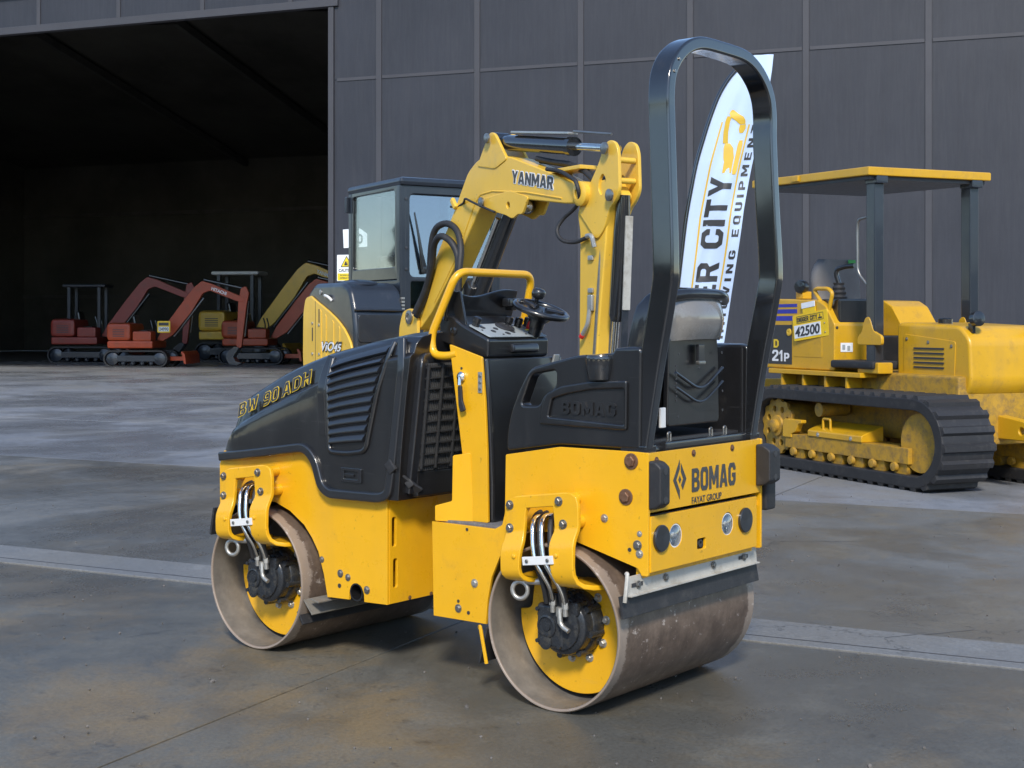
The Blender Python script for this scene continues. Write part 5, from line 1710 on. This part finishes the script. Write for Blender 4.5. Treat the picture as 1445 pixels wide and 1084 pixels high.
# console, lever, seat
MB().bb(.17, .478, .36, .70, 1.345, 1.575, .02).build('console', 'black_plastic', DZ)
rg = []
for k in range(8):
    rg.append(((.085 if k % 2 else .070) * (1 - k * .055), k * .022))
MB().lathe(rg, (.28, .50, 1.57), (0, 0, 1), 20).build('lever_boot', 'black_rubber', DZ)
MB().tube(rnd([(.28, .50, 1.72), (.265, .48, 1.80), (.27, .48, 1.85), (.35, .52, 1.875), (.45, .55, 1.88)], .04, False), .023, 10).build('control_lever', 'black_plastic', DZ)
st = MB().box((-.02, .84, 1.30), (.46, .52, .16), None, .06, 3).build('operator_seat', 'seat_grey', DZ, smooth=60)
rings = []
for k in range(11):
    t = k / 10
    z = 1.34 + .63 * t
    hw = .27 - .10 * max(0, (t - .65) / .35) ** 2.2
    rings.append([V((-.22 - .05 * t + .065 * math.copysign(abs(math.sin(a)) ** .6, math.sin(a)), .84 + hw * math.copysign(abs(math.cos(a)) ** .5, math.cos(a)), z)) for a in [2 * PI * j / 20 for j in range(20)]])
MB().rings(rings, True).build('seat_backrest', 'seat_grey', st, smooth=60)
MB().box((-.175, .98, 1.93), (.01, .09, .07), (0, R(-5), .1), .003).build('green_label', 'green_mark', st)
MB().bb(-.55, .5, .70, 1.05, .92, 1.24, .02).build('seat_base', 'black_plastic', DZ)
# canopy on two posts
cp = MB().box((.18, .88, 2.695), (1.86, 1.34, .075), (0, R(1.6), 0), .012).build('canopy', 'dozer_yellow', DZ)
MB().box((.18, .88, 2.640), (1.78, 1.26, .035), (0, R(1.6), 0), .004).build('canopy_lining', 'dark_ink', cp)
MB().box((.02, .205, 2.70), (.10, .03, .05), (0, R(1.6), 0), .006).build('canopy_cleat', 'dozer_yellow', cp)
for y in (.36, 1.40):
    ps = MB().box((1.00, y, 1.78), (.125, .10, 1.72), None, .012).build('canopy_post', 'cab_paint', DZ)
    MB().box((1.02, y, 2.60), (.17, .12, .07), None, .01).build('post_head', 'cab_paint', ps)
    MB().box((1.00, y, .96), (.30, .16, .10), None, .015).build('post_foot', 'dozer_yellow', ps)
    m = MB()
    splate(m, rnd([(.82, 1.16), (.82, 1.23), (.88, 1.27), (.93, 1.40), (.99, 1.41), (1.05, 1.28), (1.16, 1.24), (1.16, 1.16)], .03), y - .055, .03, (), .005)
    m.build('post_bracket', 'dozer_yellow', ps)
MB().tube(rnd([(.95, .33, 2.285), (.83, .31, 2.27), (.815, .31, 2.20), (.82, .31, 1.80), (.93, .33, 1.69)], .06, False, 6), .013, 10).build('grab_handle', 'bare_steel', DZ)
MB().box((.80, .42, .985), (.62, .34, .07), None, .02).build('step_pad', 'black_rubber', DZ)
# tail of the machine: fuel tank with seams, lamps, hitch; the blade is at the far end
m = MB()
splate(m, rnd([(1.12, .78), (1.98, .74), (2.06, .86), (2.04, 1.22), (1.92, 1.33), (1.12, 1.36)], .06), .50, .80, (), .03)
hd2 = m.build('fuel_tank', 'dozer_yellow', DZ, smooth=45)
m = MB()
splate(m, rnd([(1.22, .86), (1.86, .84), (1.88, 1.20), (1.22, 1.26)], .03), .494, .010, (), .003)
m.build('tank_cover', 'dozer_yellow', hd2)
for xx, zz in ((1.26, .90), (1.82, .885), (1.83, 1.16), (1.26, 1.215), (1.54, .89), (1.54, 1.19)):
    bolt('bolt', (xx, .494, zz), (0, -1, 0), .011, hd2, 'bare_steel')
for k in range(5):
    MB().bb(1.36, 1.74, .486, .495, .97 + k * .04, .985 + k * .04).build('cover_slot', 'dark_ink', hd2)
MB().lathe([(.06, 0), (.06, .04), (.045, .05), (.001, .052)], (1.45, .75, 1.345), (0, 0, 1), 20).build('filler_cap', 'black_plastic', hd2)
for y in (.58, 1.22):
    l3 = MB().lathe([(.03, 0), (.06, .03), (.062, .08), (.05, .085), (.001, .088)], (1.98, y, 1.38), (1, 0, .1), 20).build('tail_lamp', 'black_plastic', hd2)
    MB().bb(1.95, 2.0, y - .015, y + .015, 1.27, 1.35).build('lamp_stem', 'black_plastic', l3)
m = MB()
splate(m, rnd([(1.95, .40), (2.30, .40), (2.36, .48), (2.30, .56), (1.95, .60)], .03), .83, .10, [circ2(2.26, .48, .03, 16)], .01)
m.build('tow_hitch', 'dozer_yellow', DZ)
m = MB()
splate(m, rnd([(-1.20, .05), (-1.14, .20), (-1.11, .42), (-1.14, .62), (-1.22, .78), (-1.25, .78), (-1.17, .60), (-1.15, .42), (-1.17, .20), (-1.23, .05)], .01), -.25, 2.2, (), .003)
bd = m.build('blade', 'dozer_yellow', DZ)
for y in (.62, 1.0):
    MB().box((-.80, y, .42), (.75, .10, .14), None, .015).build('push_arm', 'dozer_yellow', bd)
# hired-out price plate hung on the tank
pl = thing('price_plate', 'yellow price plate reading 42500 hung on the dozer tank', 'price plate', (0, 0, 0), 0)
pl.location = V((2.46, 12.9, 0)) + V((.3827, -.9239, 0)) * .136 + V((.9239, .3827, 0)) * .285 + V((0, 0, 1.33))
pl.rotation_euler = (0, R(-6.8), R(-67.5) + R(3))
MB().plate(rect(-.262, -.122, .262, .122, .022), .008, (0, 0, 0), RX, LZv, (), .002).build('board', 'plate_yellow', pl)
MB().plate(rect(-.10, .122, .09, .175, .006), .006, (0, 0, 0), RX, LZv, (), .001).build('board_tab', 'plate_yellow', pl)
MB().plate(rect(-.11, .170, .09, .222, .006), .006, (0, -.004, 0), RX, LZv, (), .001).build('tape', 'white_vinyl', pl)
MB().plate(rect(-.20, .038, .20, .105, .003), .002, (0, -.002, 0), RX, LZv, [rect(-.196, .042, .196, .101, .003)]).build('name_border', 'dark_ink', pl)
MB().block('DIGGER CITY', (-.188, -.002, .050), RX, LZv, .30, .042).build('lettering', 'dark_ink', pl)
MB().plate([(.125, .05), (.18, .05), (.18, .064), (.155, .064), (.155, .092), (.145, .092), (.145, .064), (.125, .064)], .002, (0, -.002, 0), RX, LZv).build('digger_symbol', 'dark_ink', pl)
MB().plate(rect(-.245, -.098, .150, .022, .004), .002, (0, -.002, 0), RX, LZv).build('number_card', 'white_vinyl', pl)
MB().text('42500', (-.230, -.004, -.086), RX, LZv, .37, .094, .025, .002, .12).build('lettering', 'dark_ink', pl)
for z in (.0, -.085):
    MB().lathe([(.008, 0), (.006, .004), (.001, .005)], (.21, -.001, z), (0, -1, 0), 10).build('rivet', 'bare_steel', pl)

# ------------------------------------------------------------------ feather flag
FL = thing('feather_flag', 'tall white feather flag with black and gold lettering behind the roll bar', 'flag', (.985, 8.5, 0), 0)
LE = [(.40, -.055), (.9, -.035), (1.30, .015), (1.594, .048), (2.0, .095), (2.333, .157), (2.6, .238), (2.75, .295), (2.855, .358), (2.93, .43), (2.99, .50)]
RE = [(.40, .17), (.9, .245), (1.246, .309), (1.6, .36), (2.03, .422), (2.3, .475), (2.551, .527), (2.70, .56), (2.812, .583), (2.90, .60), (2.995, .617)]


def fpos(s, z, out=0):
    """point of the cloth: s across 0..1"""
    a, b = lerp(z, LE), lerp(z, RE)
    x = a + (b - a) * s
    y = .022 * math.sin(z * 7 + s * 5) * s + .012 * math.sin((x * 2.2 - z * .9) * 16) * min(1, 3 * s) - .26 * (x - a)
    return V((x, y - out, z))


NZ, NS = 110, 26
vs = [fpos(j / NS, .40 + 2.595 * k / NZ) for k in range(NZ + 1) for j in range(NS + 1)]
fs = [(k * (NS + 1) + j, k * (NS + 1) + j + 1, (k + 1) * (NS + 1) + j + 1, (k + 1) * (NS + 1) + j) for k in range(NZ) for j in range(NS)]
cloth = MB().mesh(vs, fs).build('cloth', 'flag_cloth', FL, solid=.0015, smooth=80)
pole = [V((-.03, 0, .02)), V((-.03, 0, .40))] + [V((a - .012, 0, z)) for z, a in LE[1:]]
MB().tube(rnd(pole, .1, False), .013, 10).build('pole', 'black_gloss', FL)
MB().lathe([(.24, 0), (.24, .018), (.05, .03), (.03, .10), (.02, .10)], (-.03, 0, .0), (0, 0, 1), 28).build('base_plate', 'black_plastic', FL)


def flag_text(body, z0, z1, off_a, off_b, wgt, mat, name='lettering', spc=.15):
    """text running up the flag; off_a/off_b are distances from the pole edge in fractions of the width"""
    mb = MB()
    if wgt > .03:
        mb.block(body, (0, 0, 0), (1, 0, 0), (0, 1, 0), 1.0, 1.0, space=spc)
    else:
        mb.text(body, (0, 0, 0), (1, 0, 0), (0, 1, 0), 1.0, 1.0, wgt, .002)
    bmesh.ops.triangulate(mb.bm, faces=mb.bm.faces[:])
    bmesh.ops.subdivide_edges(mb.bm, edges=[e for e in mb.bm.edges if e.calc_length() > .012], cuts=2, use_grid_fill=True)
    for v in mb.bm.verts:
        t, h, d = v.co.x, v.co.y, v.co.z
        z = z0 + (z1 - z0) * t
        s = off_b + (off_a - off_b) * h            # letters stand with their heads towards the pole
        q = fpos(s, z, .0022 + (.0006 if d > 0 else 0))
        v.co = q
    return mb.build(name, mat, FL, smooth=80)


def flag_line(body, z0, z1, a, b, spc):
    """one part for every letter"""
    adv = [.42 if ch == ' ' else GW.get(ch, 1.0) for ch in body]
    u = (z1 - z0) / (sum(adv) + spc * (len(body) - 1))
    z = z0
    for ch, w in zip(body, adv):
        if ch != ' ':
            flag_text(ch, z, z + w * u, a, b, .05, 'dark_ink', 'letter')
        z += (w + spc) * u


flag_line('DIGGER CITY', 1.02, 2.245, .29, .69, .15)
flag_line('EARTHMOVING EQUIPMENT', .93, 2.555, .83, .955, .55)


def flag_poly(pts, mat, name, n=24, out=.0022):
    """flat decal given as a list of (s, z) bands"""
    mb = MB()
    vs, fs = [], []
    for k, (sa, sb, z) in enumerate(pts):
        vs += [fpos(sa, z, out), fpos(sb, z, out)]
        if k:
            fs.append((2 * k - 2, 2 * k - 1, 2 * k + 1, 2 * k))
    return mb.mesh(vs, fs).build(name, mat, FL, solid=.0006, offset=0)


def band(s0, s1, za, zb, n=30):
    return [(s0(za + (zb - za) * k / n), s1(za + (zb - za) * k / n), za + (zb - za) * k / n) for k in range(n + 1)]


flag_poly(band(lambda z: .215, lambda z: .248, 1.0, 2.58), 'decal_gold', 'gold_line')
flag_poly(band(lambda z: .755, lambda z: .785, 1.0, 2.56), 'decal_gold', 'gold_line')
# digger emblem: body with cab, track, boom, arm with bucket
flag_poly([(.47, .63, 2.265), (.47, .63, 2.335), (.44, .63, 2.36), (.40, .58, 2.42), (.40, .50, 2.45)], 'decal_gold', 'emblem_body')
flag_poly([(.66, .72, 2.255), (.645, .735, 2.28), (.645, .735, 2.44), (.66, .72, 2.465)], 'decal_gold', 'emblem_track')
flag_poly([(.36, .46, 2.45), (.31, .41, 2.52), (.29, .39, 2.585), (.30, .40, 2.615)], 'decal_gold', 'emblem_boom')
flag_poly([(.60, .70, 2.565), (.50, .68, 2.59), (.37, .63, 2.612), (.32, .50, 2.635), (.35, .39, 2.655)], 'decal_gold', 'emblem_arm')
flag_poly([(.63, .69, 2.51), (.60, .72, 2.535), (.60, .71, 2.562)], 'decal_gold', 'emblem_bucket')

# ------------------------------------------------------------------ machines standing in the dark of the shed
def parked_digger(label, loc, rz, paint, sc=1.0, canopy=True, name_text=None, roof='cab_paint'):
    t = thing('parked_excavator', label, 'excavator', loc, rz, 'excavators parked inside the shed')
    t.scale = (sc, sc, sc)
    for yc in (-.55, .55):
        m = MB()
        lo = [V((-.75 + .24 * math.cos(a), yc, .26 + .24 * math.sin(a))) for a in [PI / 2 + PI * k / 10 for k in range(11)]] + \
             [V((.75 + .24 * math.cos(a), yc, .26 + .24 * math.sin(a))) for a in [-PI / 2 + PI * k / 10 for k in range(11)]]
        m.sweep(lo, rect(-.15, -.025, .15, .025, .005), (0, 1, 0), closed=True)
        m.build('crawler_belt', 'black_rubber', t)
        MB().bb(-.7, .7, yc - .1, yc + .1, .17, .36, .02).build('track_frame', 'cab_paint', t)
        for xx, rr in ((-.75, .20), (.75, .19), (-.4, .07), (-.1, .07), (.2, .07), (.48, .07)):
            MB().lathe([(rr, -.09), (rr, .09), (rr * .5, .12), (.002, .12)], (xx, yc, .26 if rr > .1 else .12), (0, -1, 0), 18).build('track_wheel', 'cab_paint', t)
    MB().bb(-.9, .55, -.70, .70, .58, .82, .06).build('deck', paint, t)
    MB().bb(-.95, -.15, -.68, .68, .80, 1.38, .14).build('engine_cover', paint, t)
    MB().bb(-.1, .5, -.69, -.2, .80, 1.12, .06).build('side_cover', paint, t)
    MB().box((-.05, .25, 1.08), (.45, .46, .16), None, .05, 3).build('seat', 'black_plastic', t)
    MB().box((-.28, .25, 1.36), (.12, .44, .50), (0, R(-10), 0), .05, 3).build('seat_backrest', 'black_plastic', t)
    for yy in (.02, .48):
        MB().tube(rnd([(.30, yy, .8), (.30, yy, 1.25), (.24, yy, 1.45)], .05, False), .022, 8).build('control_lever', 'black_plastic', t)
    MB().bb(-.96, -.94, -.5, .5, .95, 1.2).build('cover_grille', 'dark_ink', t)
    for k in range(5):
        MB().bb(-.72, -.35, -.687, -.678, .95 + k * .05, .97 + k * .05).build('cover_vent', 'dark_ink', t)
    if canopy:
        for x, y in ((-.55, -.05), (-.55, .62), (.40, .62), (.40, -.05)):
            MB().bb(x - .045, x + .045, y - .045, y + .045, .80, 2.38).build('canopy_post', 'cab_paint', t)
        MB().bb(-.75, .60, -.15, .72, 2.36, 2.46, .04).build('canopy_roof', roof, t)
    m = MB()
    m.plate(rnd([(1.55, .12), (1.62, .10), (1.58, .40), (1.50, .50), (1.46, .48), (1.50, .35)], .02), 1.5, (0, -.75, 0), RX, LZv, (), .003)
    b = m.build('blade', paint, t)
    MB().bb(.7, 1.5, -.35, -.22, .2, .32).build('blade_arm', paint, b)
    MB().bb(.7, 1.5, .22, .35, .2, .32).build('blade_arm', paint, b)
    m = MB()
    splate(m, rnd([(.52, .85), (.70, .80), (1.05, 1.02), (1.62, 1.72), (1.98, 2.30), (2.2, 2.38), (3.05, 2.05), (3.28, 2.02), (3.30, 2.15), (2.25, 2.60), (1.95, 2.68), (1.72, 2.50), (1.30, 1.98), (.70, 1.18)], .05), -.20, .16, (), .01)
    bm_ = m.build('boom', paint, t)
    if name_text:
        MB().text(name_text, (2.25, -.203, 2.40), V((1, 0, -.36)).normalized(), V((.2, 0, 1)).normalized(), .50, .10, .03, .002).build('lettering', 'white_vinyl', bm_)
    m = MB()
    splate(m, rnd([(3.10, 2.05), (3.18, 2.45), (3.34, 2.52), (3.44, 2.30), (3.36, 1.9), (3.20, .62), (3.08, .55), (3.04, .66)], .05), -.19, .14, (), .01)
    m.build('arm', paint, t)
    MB().tube([(2.0, -.12, 2.72), (3.25, -.12, 2.45)], .05, 12).build('arm_cylinder', 'black_gloss', t)
    MB().tube([(1.05, -.12, .95), (2.0, -.12, 2.15)], .045, 12).build('lift_cylinder', 'black_gloss', t)
    MB().tube([(3.42, -.12, 2.05), (3.30, -.12, .95)], .035, 12).build('bucket_cylinder', 'black_gloss', t)
    m = MB()
    m.plate(rnd([(3.02, .64), (2.82, .50), (2.74, .28), (2.84, .09), (3.06, .04), (3.26, .13), (3.06, .17), (2.97, .32), (3.08, .48), (3.16, .60)], .04), .40, (0, -.32, 0), RX, LZv, (), .006)
    m.build('bucket', 'cab_paint', t)
    return t


d1 = parked_digger('orange excavator inside the shed with its arm folded down in front', (-11.6, 43.5, 0), R(-4), 'machine_orange', 1.0, False, 'HITACHI')
d2 = parked_digger('orange excavator inside the shed nearest the right door jamb', (-8.55, 46.2, 0), R(-3), 'machine_orange', 1.06, False, 'HITACHI')
d3 = parked_digger('yellow excavator standing behind the orange ones inside the shed', (-9.9, 50.2, 0), R(-8), 'pale_yellow', 1.32, True, 'YANMAR', 'white_paint')
d4 = parked_digger('dark red excavator at the left inside the shed', (-14.6, 47.6, 0), R(-2), 'machine_red', 1.1, True)
pp2 = thing('price_plate', 'small yellow price plate on the orange excavator inside the shed', 'price plate', (-10.75, 42.75, 1.25), 0)
MB().plate(rect(-.20, -.18, .20, .18, .04), .01, (0, 0, 0), RX, LZv, (), .002).build('board', 'plate_yellow', pp2)
MB().plate(rect(-.16, -.14, .16, .0, .004), .003, (0, -.003, 0), RX, LZv).build('number_card', 'white_vinyl', pp2)
MB().text('24990', (-.14, -.005, -.12), RX, LZv, .28, .10, .02, .002).build('lettering', 'dark_ink', pp2)
MB().plate(rect(-.15, .04, .15, .13), .003, (0, -.003, 0), RX, LZv).build('name_band', 'dark_ink', pp2)
